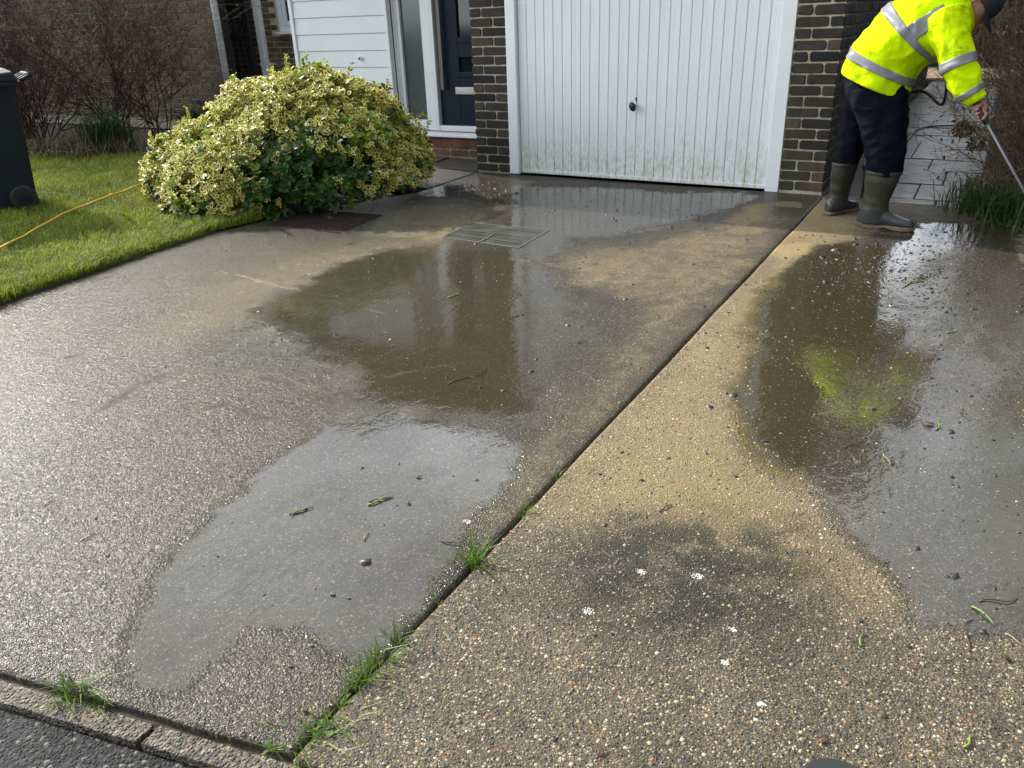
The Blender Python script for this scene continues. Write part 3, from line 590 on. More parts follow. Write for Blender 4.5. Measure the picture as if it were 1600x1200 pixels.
o = HP(brick_part('side_wall', None, [((GR-.25, YF+.262, -.1), (GR-.004, 15.0, 2.44))],
      [(((GR, YF+.002, .022), (0, 1, 0), (1, 0, 0), 8.7, 0, 2.42, 9), dict(shift=0))], M['brick_dark'], M['mortar_grey']))
o = HP(brick_part('brick_lintel', None, [((JL0, YF+.006, 2.20), (JR1, YF+.26, 2.44))],
      [(((JL0, YF+.002, 2.21), X_, (0, -1, 0), JR1-JL0, 0, .22, 10), {})], M['brick_dark'], M['mortar']))
mb = MB(); mb.box((-6.75, YF-.16, 2.442), (GR+.12, YB, 2.58)); HP(mb.build('flat_roof', M['roof'], bevel=.01))
mb = MB(); mb.box((-6.80, YF-.19, 2.42), (GR+.15, YF-.162, 2.60)); HP(mb.build('fascia', M['timber_dark'], bevel=.004))
# garage door frame and door
mb = MB(); mb.box((JL0, YF-.012, .004), (JL1-.003, YF+.09, 2.10)); mb.box((JR0+.004, YF-.012, .0), (JR1, YF+.09, 2.10)); mb.box((JL0, YF-.014, 2.102), (JR1, YF+.09, 2.19))
HP(mb.build('garage_door_frame', M['upvc'], bevel=.005))
mb = MB(); n = 26; wv = (JR0-JL1)/n; prof = []
for i in range(n):
    x = JL1+i*wv; prof += [(x, .010), (x+.003, .010), (x+.007, 0), (x+wv*.5-.004, 0), (x+wv*.5, .0016), (x+wv*.5+.004, 0), (x+wv-.004, 0), (x+wv, .010)]
y0 = YF+.028; m = len(prof)
mb.add([(x, y0+d, .042) for x, d in prof]+[(x, y0+d, 2.09) for x, d in prof], [(i, i+1, m+i+1, m+i) for i in range(m-1)])
gd = HP(mb.build('garage_door', M['garage']))
def sub(o, parent): o.parent = parent; return o
mb = MB(); mb.box((JL1+.004, y0-.008, .014), (JR0-.004, y0+.03, .043)); sub(mb.build('bottom_rail', M['garage'], bevel=.003), gd)
mb = MB()
rot = Matrix.Translation((-2.476, y0, .600)) @ Matrix.Rotation(RAD(90), 4, 'X')
mb.lathe([(.011, -.002), (.011, .030), (.016, .034), (.02, .05)], rot, 16)
rot2 = Matrix.Translation((-2.476, y0-.056, .598)) @ Matrix.Rotation(RAD(-25), 4, 'Y')
mb.ell(rot2 @ Vector((0, 0, 0)), [rot2.to_3x3() @ Vector((.026, 0, 0)), rot2.to_3x3() @ Vector((0, .020, 0)), rot2.to_3x3() @ Vector((0, 0, .038))], 20, 12)
sub(mb.build('handle', M['black_plastic'], smooth=True), gd)
mb = MB(); mb.lathe([(.008, -.001), (.008, .006), (.006, .008)], Matrix.Translation((-2.467, y0, .655)) @ Matrix.Rotation(RAD(90), 4, 'X'), 14); mb.box((-2.470, y0-.006, .632), (-2.464, y0+.001, .652))
sub(mb.build('keyhole', M['rubber']), gd)
mb = MB(); mb.box((JL0+.01, YF+.2, .0), (JR1-.01, YF+.23, 2.2)); HP(mb.build('garage_interior', M['rubber']))

# entrance: step, sill, frames, side window, door
o = HP(brick_part('doorstep', None, [((-5.25, YD-.005, -.1), (GL+.02, YD+.2, .088))],
      [(((-5.25, YD-.006, .012), X_, (0, -1, 0), 1.27, 0, .07, 21), {})], M['brick_red'], M['mortar_grey']))
mb = MB()
for i in range(18):
    x = -5.25+i*.0735; mb.box((x+.003, YD-.01+.002*(i % 3), .082), (x+.070, YD+.195, .096+.002*(i % 2)), (i*37 % 10)/10)
HP(mb.build('step_tiles', M['brick_red'], bevel=.004))
mb = MB(); mb.box((-5.28, YD+.06, .09), (GL+.02, YD+.3, .185)); HP(mb.build('threshold_wall', M['brick_red']))
mb = MB(); mb.add([(-5.30, YD+.02, .19), (GL+.01, YD+.02, .19), (GL+.01, YD+.14, .19), (-5.30, YD+.14, .19), (-5.30, YD+.02, .216), (GL+.01, YD+.02, .216), (GL+.01, YD+.14, .245), (-5.30, YD+.14, .245)],
       [(0, 3, 2, 1), (4, 5, 6, 7), (0, 1, 5, 4), (1, 2, 6, 5), (2, 3, 7, 6), (3, 0, 4, 7)]); HP(mb.build('door_sill', M['upvc'], bevel=.004))
DY = YD+.07
def ring(mb, x0, x1, z0, z1, w, y0, y1, wl=None, wr=None, wb=None, wt=None):
    wl, wr, wb, wt = wl or w, wr or w, wb or w, wt or w
    mb.box((x0, y0, z0), (x0+wl, y1, z1)); mb.box((x1-wr, y0, z0), (x1, y1, z1)); mb.box((x0+wl, y0+.001, z0), (x1-wr, y1, z0+wb)); mb.box((x0+wl, y0+.001, z1-wt), (x1-wr, y1, z1))
mb = MB()
ring(mb, -5.335, -4.985, .246, 2.3, .07, DY, DY+.08, wl=.085, wr=.012, wb=.10)     # side light
mb.box((-5.336, DY-.012, .246), (-5.315, DY, 2.3)); mb.box((-5.295, DY-.008, .26), (-5.287, DY, 2.3))
sfr = HP(mb.build('side_window_frame', M['upvc'], bevel=.006))
mb = MB(); mb.box((-5.26, DY+.03, .33), (-4.98, DY+.05, 2.25)); sub(mb.build('side_window', M['glass_grey']), sfr)
mb = MB(); mb.box((-4.984, DY-.004, .246), (-4.885, DY+.08, 2.3)); mb.box((-4.880, DY-.012, .246), (-4.845, DY+.08, 2.3)); mb.box((-4.844, DY-.008, .246), (-3.93, DY+.08, .298)); mb.box((-4.844, DY-.008, 2.24), (-3.93, DY+.08, 2.3))
HP(mb.build('door_frame', M['upvc'], bevel=.006))
mb = MB()
dx0, dx1 = -4.835, -3.945; yd = DY+.03
wins = [(-4.60, -4.385, 1.10, 1.95), (-4.60, -4.385, .79, .955)]
mb.box((dx0, yd, .30), (-4.60, yd+.045, 2.235)); mb.box((-4.385, yd, .30), (dx1, yd+.045, 2.235))
mb.box((-4.60, yd, .30), (-4.385, yd+.045, .79)); mb.box((-4.60, yd, .955), (-4.385, yd+.045, 1.10)); mb.box((-4.60, yd, 1.95), (-4.385, yd+.045, 2.235))
for x0, x1, z0, z1 in wins: ring(mb, x0-.035, x1+.035, z0-.035, z1+.035, .05, yd-.012, yd+.001)
mb.box((dx0, yd-.006, .30), (dx1, yd+.001, .325))
door = HP(mb.build('front_door', M['door_navy'], bevel=.005))
for x0, x1, z0, z1 in wins:
    mb = MB(); mb.box((x0, yd+.012, z0), (x1, yd+.02, z1)); sub(mb.build('window_pane', M['glass_dark']), door)
mb = MB(); mb.box((-4.645, yd-.014, .598), (-4.365, yd-.001, .665)); mb.box((-4.632, yd-.019, .61), (-4.378, yd-.013, .653)); sub(mb.build('letter_plate', M['chrome'], bevel=.004), door)
mb = MB(); mb.box((-4.797, yd-.05, .64), (-4.755, yd-.035, 1.98)); mb.tube([(-4.776, yd-.04, .9), (-4.776, yd+.004, .9)], .01, 8); mb.tube([(-4.776, yd-.04, 1.8), (-4.776, yd+.004, 1.8)], .01, 8)
sub(mb.build('pull_handle', M['bronze'], bevel=.004), door)
# white boarding
mb = MB(); zt = .859
for i in range(-5, 9):
    z0 = zt+.1605*i; z1 = z0+.154
    if z0 < .05: continue
    mb.add([(-6.585, YD-.008, z0), (-5.37, YD-.008, z0), (-5.37, YD+.002, z1), (-6.585, YD+.002, z1), (-6.585, YD+.02, z0), (-5.37, YD+.02, z0)], [(0, 1, 2, 3), (0, 4, 5, 1)])
    mb.add([(-6.585, YD+.012, z1-.001), (-5.37, YD+.012, z1-.001), (-5.37, YD+.012, z1+.0075), (-6.585, YD+.012, z1+.0075)], [(0, 1, 2, 3)])
HP(mb.build('cladding', M['clad']))
for a_, b_, nm_ in [((-6.632, YD-.022, .05), (-6.586, YD+.03, 2.43), 'cladding_trim'), ((-5.372, YD-.016, .05), (-5.338, YD+.05, 2.43), 'cladding_trim'), ((-6.631, YD+.031, .05), (-6.60, YB, 2.43), 'return_panel')]:
    mb = MB(); mb.box(a_, b_); HP(mb.build(nm_, M['upvc'], bevel=.004))
mb = MB(); mb.box((-6.6, YD+.03, .0), (-5.34, YD+.06, 2.43)); HP(mb.build('boarding_backing', M['timber_dark']))
mb = MB(); mb.box((-5.35, YD+.06, 2.3), (GL+.01, YD+.12, 2.44)); HP(mb.build('head_panel', M['upvc']))
mb = MB(); mb.tube([(-5.724, YD+.002, .945), (-5.724, YD-.035, .941)], [.018, .018], 14); mb.tube([(-5.724, YD-.036, .9409), (-5.724, YD-.037, .9408)], [.011, .011], 12, tint=0)
ov = HP(mb.build('overflow_pipe', M['upvc'], smooth=False)); 
mb = MB(); mb.tube([(-5.724, YD-.0375, .9408), (-5.724, YD-.0385, .9407)], .012, 12); sub(mb.build('pipe_bore', M['rubber']), ov)
# main block behind
def winskip(a, b, z0, z1):
    x0, x1 = -13+a, -13+b
    return x1 > -9.0 and x0 < -7.9 and z1 > 1.16 and z0 < 2.3
o = HP(brick_part('main_wall', None, [((-13, YB+.004, -.1), (-9.0, YB+.25, 4.3)), ((-7.9, YB+.004, -.1), (GR, YB+.25, 4.3)), ((-9.0, YB+.004, -.1), (-7.9, YB+.25, 1.16)), ((-9.0, YB+.004, 2.3), (-7.9, YB+.25, 4.3))],
      [(((-13, YB, .02), X_, (0, -1, 0), 12.0, 0, 4.25, 31), dict(skip=winskip))], M['brick_brown'], M['mortar']))
mb = MB(); mb.add([(-13.3, YB-.45, 4.2), (GR+.4, YB-.45, 4.2), (GR+.4, YB+3.2, 6.3), (-13.3, YB+3.2, 6.3), (-13.3, YB+6.8, 4.2), (GR+.4, YB+6.8, 4.2), (-13.3, YB-.45, 4.1), (GR+.4, YB-.45, 4.1)], [(0, 1, 2, 3), (3, 2, 5, 4), (6, 7, 1, 0)]); HP(mb.build('pitched_roof', M['tile']))
mb = MB(); ring(mb, -9.0, -7.9, 1.19, 2.3, .075, YB-.03, YB+.06); ring(mb, -8.915, -7.98, 1.27, 2.22, .06, YB-.015, YB+.05)
wf = HP(mb.build('window_frame', M['upvc'], bevel=.006))
mb = MB(); mb.box((-8.86, YB+.01, 1.32), (-8.03, YB+.03, 2.17)); sub(mb.build('window_pane', M['glass_dark']), wf)
mb = MB(); mb.box((-9.03, YB-.075, 1.16), (-7.87, YB+.02, 1.188)); sub(mb.build('window_sill', M['upvc'], bevel=.004), wf)
mb = MB()
for i in range(8): mb.box((-9.05+i*.15, YB-.05, 1.085), (-8.908+i*.15, YB+.02, 1.125), (i*31 % 10)/10)
HP(mb.build('tile_sill', M['brick_red'], bevel=.004))
mb = MB(); yp = YB-.06
mb.box((-9.40, yp-.045, .0), (-9.285, yp+.035, 4.15)); dp = HP(mb.build('downpipe', M['pipe_white'], bevel=.012))
mb = MB(); mb.box((-9.41, yp-.052, .745), (-9.275, yp+.04, .785)); mb.box((-9.28, yp+.02, .755), (-9.20, yp+.06, .78)); sub(mb.build('pipe_bracket', M['pipe_white'], bevel=.003), dp)

# neighbouring brick building on the left
nb = thing('neighbouring_house', 'brown brick wall of the house next door behind the bare red shrubs', 'house', (-12, 8.3, 0))
def NP(o): o.parent = nb; o.matrix_parent_inverse = Matrix.Translation(-Vector(nb.location)); return o
NP(brick_part('brick_wall', None, [((-19, 8.304, -.1), (-9.445, 8.55, 4.2))], [(((-19, 8.3, .05), X_, (0, -1, 0), 9.55, 0, 4.1, 41), {})], M['brick_brown'], M['mortar_grey']))
mb = MB(); mb.add([(-19.3, 7.9, 4.15), (-9.25, 7.9, 4.15), (-9.25, 11.2, 6.1), (-19.3, 11.2, 6.1), (-19.3, 14.5, 4.15), (-9.25, 14.5, 4.15)], [(0, 1, 2, 3), (3, 2, 5, 4)]); NP(mb.build('pitched_roof', M['tile']))
mb = MB(); mb.box((-9.437, 8.27, .3), (-9.39, 8.5, 4.1)); NP(mb.build('corner_board', M['timber_dark'], bevel=.004))
mb = MB(); mb.tube([(-9.262, 8.2, .40), (-9.262, 8.2, 4.1)], .047, 16); pp = NP(mb.build('downpipe', M['pipe_white'], smooth=True))
# gate
gt = thing('metal_gate', 'black iron bar gate between the two white downpipes', 'gate', (-9.8, 8.88, 0))
def GP(o, p=gt): o.parent = p; o.matrix_parent_inverse = Matrix.Translation(-Vector(gt.location)); return o
for x in (-10.13, -10.0, -9.87, -9.74, -9.615, -9.50):
    mb = MB(); mb.box((x-.018, 8.875, .12), (x+.018, 8.905, 2.2)); GP(mb.build('bar', M['black_iron'], bevel=.004))
for z in (.2, 1.13, 2.1):
    mb = MB(); mb.box((-10.2, 8.860, z-.022), (-9.38, 8.874, z+.022)); GP(mb.build('rail', M['black_iron'], bevel=.003))
mb = MB(); mb.box((-9.44, 8.85, 0), (-9.385, 8.9, 2.25)); mb.box((-10.26, 8.85, 0), (-10.2, 8.9, 2.25)); GP(mb.build('gate_post', M['black_iron'], bevel=.004))
mb = MB(); mb.add([(-10.25, 8.95, 0), (-9.4, 8.95, 0), (-9.4, 8.95, 2.3), (-10.25, 8.95, 2.3), (-10.25, 8.98, 0), (-9.4, 8.98, 0), (-9.4, 8.98, 2.3), (-10.25, 8.98, 2.3)], [(0, 1, 2, 3), (4, 7, 6, 5), (3, 2, 6, 7)])
lw = thing('low_wall', 'low red brick wall with a stone coping under the white drainpipe', 'wall', (-9.2, 7.95, 0))
mb_ = brick_part('brick_body', None, [((-9.62, 7.904, -.1), (-8.6, 8.1, .36))], [(((-9.62, 7.9, .0), X_, (0, -1, 0), 1.02, 0, .36, 51), {})], M['brick_red'], M['mortar_grey'])
mb_.parent = lw; mb_.matrix_parent_inverse = Matrix.Translation(-Vector(lw.location))
mb = MB(); mb.box((-9.64, 7.87, .362), (-8.58, 8.19, .402)); q = mb.build('coping', M['kerb'], bevel=.008); q.parent = lw; q.matrix_parent_inverse = Matrix.Translation(-Vector(lw.location))

# covers in the drive
k = N('rusty_cover_iron'); pos = k.pos(); nz = k.noise(14, 5, .65, pos)
chk = k.n('TexChecker'); chk.inputs['Scale'].default_value = 46; rm = k.n('Mapping'); rm.inputs['Rotation'].default_value = (0, 0, RAD(45)); k.l(pos, rm.inputs[0]); k.l(rm.outputs[0], chk.inputs['Vector'])
k.P(color=k.ramp(nz.outputs['Fac'], [(.3, (.009, .006, .005)), (.7, (.026, .015, .011))]), rough=.8, spec=.12, metal=0, normal=k.bump(chk.outputs['Fac'], .5, .004)); M['cover'] = k.m
def cover(name, label, cat, c, mats, ang=0):
    c = [Vector((x, y)) for x, y in c]; ctr = sum(c, Vector((0, 0)))/4
    t = thing(name, label, cat, (ctr.x, ctr.y, .004))
    def slabq(nm, s0, z0, z1, m, inner=None):
        mb = MB(); q = [ctr+(p-ctr)*s0 for p in c]
        if inner is None:
            mb.add([(p.x, p.y, z0) for p in q]+[(p.x, p.y, z1) for p in q], [(4, 5, 6, 7)]+[(i, (i+1) % 4, 4+(i+1) % 4, 4+i) for i in range(4)])
        else:
            r = [ctr+(p-ctr)*inner for p in c]
            mb.add([(p.x, p.y, z0) for p in q]+[(p.x, p.y, z1) for p in q]+[(p.x, p.y, z1) for p in r]+[(p.x, p.y, z0) for p in r],
                   [(i, (i+1) % 4, 4+(i+1) % 4, 4+i) for i in range(4)]+[(4+i, 4+(i+1) % 4, 8+(i+1) % 4, 8+i) for i in range(4)]+[(8+i, 8+(i+1) % 4, 12+(i+1) % 4, 12+i) for i in range(4)])
        o = mb.build(nm, m, bevel=.002); o.parent = t; o.matrix_parent_inverse = Matrix.Translation(-Vector(t.location)); return o
    slabq('frame', 1.0, -.02, .0045, mats[0], .955); slabq('lid', .945, -.02, .003, mats[1])
    return t, c, ctr
cover('manhole_cover', 'dark brown iron manhole cover half under the variegated bush', 'manhole cover', [(-4.303, 3.934), (-3.649, 4.003), (-3.708, 4.504), (-4.373, 4.425)], (M['cover'], M['cover']))
M['steel_wet'] = simple('wet_grey_steel', (.10, .10, .098), .55, .3, 20, .2, 60, metal=.1)
M['infill'] = simple('mossy_cover_infill', (.045, .046, .034), .38, .5, 9, .6, 90)
t, c, ctr = cover('manhole_cover', 'grey recessed manhole cover with steel rim and concrete infill in the driveway', 'manhole cover', [(-2.931, 4.13), (-2.337, 4.096), (-2.361, 4.56), (-2.964, 4.54)], (M['steel_wet'], M['infill']))
mb = MB()
for f in (.20, .52, .82):
    a = c[0].lerp(c[3], f); b = c[1].lerp(c[2], f); a, b = a.lerp(b, .06+.12*(f > .3)), a.lerp(b, .94); d = (b-a).normalized(); nn = Vector((-d.y, d.x))*.004
    mb.add([(a-nn).to_tuple()+(.0078,), (b-nn).to_tuple()+(.0078,), (b+nn).to_tuple()+(.0078,), (a+nn).to_tuple()+(.0078,)], [(0, 1, 2, 3)])
a = c[0].lerp(c[1], .5); b = c[3].lerp(c[2], .5); b = a.lerp(b, .45); d = (b-a).normalized(); nn = Vector((-d.y, d.x))*.006
mb.add([(*(a-nn), .0084), (*(a+nn), .0084), (*(b+nn), .0084), (*(b-nn), .0084)], [(0, 1, 2, 3)])
o = mb.build('lid_ribs', M['steel_wet']); o.parent = t; o.matrix_parent_inverse = Matrix.Translation(-Vector(t.location))
mb = MB(); mb.lathe([(.075, -.03), (.075, .010), (.07, .013), (.001, .013)], Matrix.Translation((-.008, 1.112, -.004)), 28)
o = mb.build('drain_cover', M['rubber'], bevel=.002); tag(o, 'round black drain cover at the bottom edge of the right hand slab', 'drain cover')

# wheelie bin
M['bin'] = simple('dark_blue_grey_bin_plastic', (.010, .015, .023), .58, .15, 5, .15, 90, spec=.25)
bn = thing('wheelie_bin', 'dark blue grey wheelie bin standing on the lawn at the left edge', 'wheelie bin', (-6.86, 3.52, 0))
bn.rotation_euler = (0, 0, math.atan2(.885, .467)+RAD(4))   # local +x = rear (handle side); local -y faces the camera
sec = [(-.25, .24, .235, .03), (-.25, .25, .24, .12), (-.30, .30, .275, .80), (-.31, .31, .285, .93)]
mb = MB(); vs = []
for x0, x1, hw, z in sec:
    r = .05
    for cx, cy, a0 in ((x1-r, hw-r, 0), (x0+r, hw-r, 90), (x0+r, -hw+r, 180), (x1-r, -hw+r, 270)):
        for kk in range(5):
            t_ = RAD(a0+90*kk/4); vs.append((cx+r*math.cos(t_), cy+r*math.sin(t_), z))
nn_ = 20; fs = [(i*nn_+j, i*nn_+(j+1) % nn_, (i+1)*nn_+(j+1) % nn_, (i+1)*nn_+j) for i in range(3) for j in range(nn_)]+[tuple(range(nn_))[::-1]]
mb.add(vs, fs); mb.box((-.345, -.315, .93), (.345, .315, .965)); bd = mb.build('body', M['bin'], bn, bevel=.006)
mb = MB(); mb.add([(-.38, -.32, .966), (.33, -.32, .966), (.33, .32, .966), (-.38, .32, .966), (-.36, -.30, .985), (.31, -.30, 1.03), (.31, .30, 1.03), (-.36, .30, .985), (-.2, -.22, 1.02), (.27, -.22, 1.055), (.27, .22, 1.055), (-.2, .22, 1.02)],
    [(0, 3, 2, 1), (0, 1, 5, 4), (1, 2, 6, 5), (2, 3, 7, 6), (3, 0, 4, 7), (4, 5, 9, 8), (5, 6, 10, 9), (6, 7, 11, 10), (7, 4, 8, 11), (8, 9, 10, 11)]); mb.build('lid', M['bin'], bn, bevel=.012)
mb = MB(); mb.tube([(.43, -.23, 1.0), (.43, .23, 1.0)], .017, 12)
for y in (-.23, -.08, .08, .23): mb.tube([(.43, y, 1.0), (.33, y, .955)], .014, 8)
mb.build('handle', M['bin'], bn, smooth=True)
for s in (-1, 1):
    Mw = Matrix.Translation((.15, s*.255, .10)) @ Matrix.Rotation(RAD(90), 4, 'X')
    mb = MB(); mb.lathe([(.045, -.026), (.088, -.027), (.10, -.016), (.10, .016), (.088, .027), (.045, .026)], Mw, 28); wl = mb.build('wheel', M['rubber'], bn, smooth=False, bevel=.003)
    mb = MB(); mb.lathe([(.062, -.029), (.05, -.031), (.02, -.034), (.02, .034), (.05, .031), (.062, .029)], Mw, 20); mb.build('hub', M['bin'], wl)
mb = MB(); mb.tube([(.15, -.26, .10), (.15, .26, .10)], .012, 10); mb.build('axle', M['steel_wet'], bn)
# yellow extension cable
M['cable'] = simple('orange_yellow_cable', (.70, .40, .02), .5, .1, 10)
pts = [(-4.85, 1.72), (-5.06, 2.15), (-5.32, 2.62), (-5.6, 3.02), (-5.91, 3.442), (-6.13, 3.92), (-6.393, 4.512), (-6.55, 4.9), (-6.6, 5.3)]
mb = MB(); fine = []
for i in range(len(pts)-1):
    for s in range(8):
        t_ = s/8; x = pts[i][0]*(1-t_)+pts[i+1][0]*t_; y = pts[i][1]*(1-t_)+pts[i+1][1]*t_
        fine.append((x+.012*mnoise.noise((x*3, y*3, 0)), y+.012*mnoise.noise((x*3, y*3, 5)), .052+.012*mnoise.noise((x*5, y*5, 9))))
mb.tube(fine, .0068, 8); tag(mb.build('extension_cable', M['cable'], smooth=True), 'orange yellow extension cable lying across the lawn towards the bush', 'cable')
# dark close-board fence right of the path, decking at its end
fn = thing('wooden_fence', 'dark wooden board fence behind the brown hedge beside the path', 'fence', (.85, 10, 0))
mb = MB(); y = 5.9; i = 0
while y < 18.5:
    mb.box((.84+.006*(i % 2), y, .03), (.86+.006*(i % 2), y+.145, 1.78), (i*13 % 10)/10); y += .135; i += 1
o = mb.build('boards', M['timber_dark']); o.parent = fn; o.matrix_parent_inverse = Matrix.Translation(-Vector(fn.location))
for y in (6.0, 8.4, 10.8, 13.2, 15.6, 18.0):
    mb = MB(); mb.box((.875, y, 0), (.975, y+.1, 1.9)); o = mb.build('post', M['timber_dark'], bevel=.006); o.parent = fn; o.matrix_parent_inverse = Matrix.Translation(-Vector(fn.location))
fn2 = thing('wooden_fence', 'dark board fence closing the far end of the paved path', 'fence', (-.4, 19.6, 0))
mb = MB()
for i in range(30): mb.box((-2.6+i*.13, 19.6+.006*(i % 2), .03), (-2.46+i*.13, 19.62+.006*(i % 2), 1.9), (i*17 % 10)/10)
o = mb.build('boards', M['timber_dark']); o.parent = fn2; o.matrix_parent_inverse = Matrix.Translation(-Vector(fn2.location))
for x in (-2.5, .9):
    mb = MB(); mb.box((x, 19.63, 0), (x+.1, 19.73, 2.0)); o = mb.build('post', M['timber_dark']); o.parent = fn2; o.matrix_parent_inverse = Matrix.Translation(-Vector(fn2.location))
mb = MB()
for i in range(15): mb.box((-2.4, 16.45+i*.15, .02), (.7, 16.592+i*.15, .055+.003*(i % 2)), (i*29 % 10)/10)
tag(mb.build('deck', M['timber_tan'], bevel=.004), 'pale tan timber deck at the far end of the paved path', 'deck')

# ---------------------------------------------------------------- plants
M['leaf_green'] = leafy('euonymus_green', (.012, .04, .008), (.06, .14, .018), .42, .25)
M['leaf_rim'] = leafy('euonymus_cream_margin', (.50, .45, .065), (.86, .79, .28), .42, .35, (.70, .46, .12))
M['leaf_fresh'] = leafy('euonymus_fresh_green', (.10, .19, .012), (.30, .38, .03), .35, .35)
M['stem'] = simple('brown_stem', (.05, .032, .02), .8, .3, 20, .3)

def unit(v): return v/np.maximum(np.linalg.norm(v, axis=-1, keepdims=True), 1e-9)
def leaf_mesh(base, dirv, nrm, L, W, rim=.34):
    """oval leaves: 8 outline + 8 inner verts, folded a little along the midrib"""
    n = len(base); d = unit(dirv); s = unit(np.cross(nrm, d)); nn = np.cross(d, s)
    t = np.linspace(0, 2*np.pi, 9)[:-1]; px = .5-.5*np.cos(t); py = np.sin(t)*.5*(1-.25*np.cos(t+.0)*-1*.4)
    ix = .5+(px-.5)*(1-rim); iy = py*(1-rim)
    def pts(ax, ay):
        h = np.abs(ay)*.34-(ax-.35)**2*.28
        return base[:, None, :]+d[:, None, :]*(L[:, None]*ax)[..., None]+s[:, None, :]*(W[:, None]*ay)[..., None]+nn[:, None, :]*(W[:, None]*h)[..., None]
    V = np.concatenate([pts(px, py), pts(ix, iy)+nn[:, None, :]*.0006], 1).reshape(-1, 3)
    b = np.arange(n)[:, None]*16; q = []
    for i in range(8):
        j = (i+1) % 8; q.append(b+[i, j, 8+j, 8+i])
    q += [b+[8, 9, 10, 11], b+[8, 11, 12, 15], b+[12, 13, 14, 15]]
    F = np.stack(q, 1)                       # n,11,4
    mi = np.tile(np.array([1]*8+[0]*3), (n, 1))
    return V, F.reshape(-1, 4), mi

BL = [((-4.72, 4.95, .26), (.94, .78, .66)), ((-5.42, 4.75, .14), (.74, .68, .45)), ((-4.95, 4.32, .10), (.60, .52, .40)), ((-4.16, 5.10, .20), (.36, .45, .36)), ((-4.70, 4.95, .50), (.56, .5, .44)), ((-5.82, 4.70, .03), (.46, .45, .26)), ((-4.40, 4.72, .10), (.46, .36, .30))]
def bush():
    root = thing('variegated_shrub', 'rounded yellow and green variegated shrub spilling over the edge of the driveway', 'shrub', (-5.0, 4.9, 0))
    bc = np.array([b[0] for b in BL]); br = np.array([b[1] for b in BL])
    P = []; Nn = []
    while sum(len(q) for q in P) < 5200:
        i = RNG.choice(len(BL), 800, p=np.array([.28, .24, .13, .09, .12, .07, .07]))
        u = unit(RNG.normal(size=(800, 3))); u[:, 2] = np.where(u[:, 2] < -.2, -u[:, 2], u[:, 2])
        lump = 1+.13*np.array([mnoise.noise((a*3.0+k, b*3.0, c*3.0)) for (a, b, c), k in zip(u, i*3.7)])+.06*np.array([mnoise.noise((a*8+k, b*8, c*8)) for (a, b, c), k in zip(u, i*3.7)])
        p = bc[i]+u*br[i]*(lump*RNG.uniform(.90, 1.05, 800))[:, None]
        q = ((p[:, None, :]-bc)/br)
        ins = ((q**2).sum(-1) < .80).any(1)
        ok = ~ins & (p[:, 2] > .015)
        P.append(p[ok]); Nn.append(unit(u[ok]/br[i][ok]))
    P = np.concatenate(P)[:5200]; Nn = np.concatenate(Nn)[:5200]
    # deeper filler rosettes so the crown reads as a volume
    i = RNG.choice(len(BL), 1300); u = unit(RNG.normal(size=(1300, 3))); u[:, 2] = np.abs(u[:, 2]); pf = bc[i]+u*br[i]*RNG.uniform(.62, .88, 1300)[:, None]; nf = unit(u/br[i])
    P = np.concatenate([P, pf]); Nn = np.concatenate([Nn, nf]); depth = np.concatenate([np.zeros(5200), np.ones(1300)])
    Nn = unit(Nn+np.array([0, 0, .55])+RNG.normal(size=Nn.shape)*.28)
    base, dr, nr, L, W, kind, tn = [], [], [], [], [], [], []
    towards = unit(np.array([.62, -.72, .05]))
    for p, nv, dp in zip(P, Nn, depth):
        k = RNG.integers(4, 8); a0 = RNG.uniform(0, 6.28); t1 = np.cross(nv, [.3, .5, .81]); t1 /= np.linalg.norm(t1); t2 = np.cross(nv, t1)
        shade = nv@towards; low = p[2]
        hd = np.linalg.norm((p-np.array([-4.36, 4.55, .26]))/np.array([.46, .55, .34])); plain = RNG.random() < (.92 if hd < .8 else (.6 if hd < 1.1 else (.3 if low < .15 else .04))) or (dp and RNG.random() < .5)
        fresh = (not dp) and (RNG.random() < .035 or (abs(p[0]+4.55) < .28 and p[2] > .93 and RNG.random() < .5) or (abs(p[0]+3.75) < .2 and p[2] > .45 and RNG.random() < .35))
        kd = 2 if fresh else (1 if plain else 0); tb = RNG.random()
        for j in range(k):
            a = a0+j*2.4; el = RNG.uniform(.15, .8)
            d = (t1*np.cos(a)+t2*np.sin(a))*np.cos(el)+nv*np.sin(el)
            base.append(p+d*.004+nv*RNG.uniform(-.03, .012)); dr.append(d); nr.append(nv*np.cos(el)-(t1*np.cos(a)+t2*np.sin(a))*np.sin(el)+RNG.normal(size=3)*.12)
            l = RNG.uniform(.029, .056)*(1.1 if kd else 1); L.append(l); W.append(l*RNG.uniform(.52, .68)); kind.append(kd)
            tn.append(np.clip((.55*tb+.45*RNG.random())*.86, 0, .84) if RNG.random() > .08 else RNG.uniform(.86, 1))
    for _ in range(70):
        i = RNG.integers(len(P)-1300); p0, d0 = P[i], unit(Nn[i]+np.array([0, 0, .5])+RNG.normal(size=3)*.25)
        for s_ in np.linspace(.02, RNG.uniform(.07, .17), 6):
            for sg in (1, -1):
                t1 = unit(np.cross(d0, [.2, .9, .3]))*sg; d = unit(t1+d0*.8+RNG.normal(size=3)*.15)
                base.append(p0+d0*s_); dr.append(d); nr.append(d0+RNG.normal(size=3)*.2); l = RNG.uniform(.026, .045); L.append(l); W.append(l*.55); kind.append(2 if RNG.random() < .4 else 0); tn.append(RNG.random()*.84)
    base, dr, nr, L, W, kind, tn = map(np.array, (base, dr, nr, L, W, kind, tn))
    V, F, mi = leaf_mesh(base, dr, nr, L, W, rim=.44)
    mi = np.where(kind[:, None] == 1, 0, np.where(kind[:, None] == 2, 2, mi)).reshape(-1)
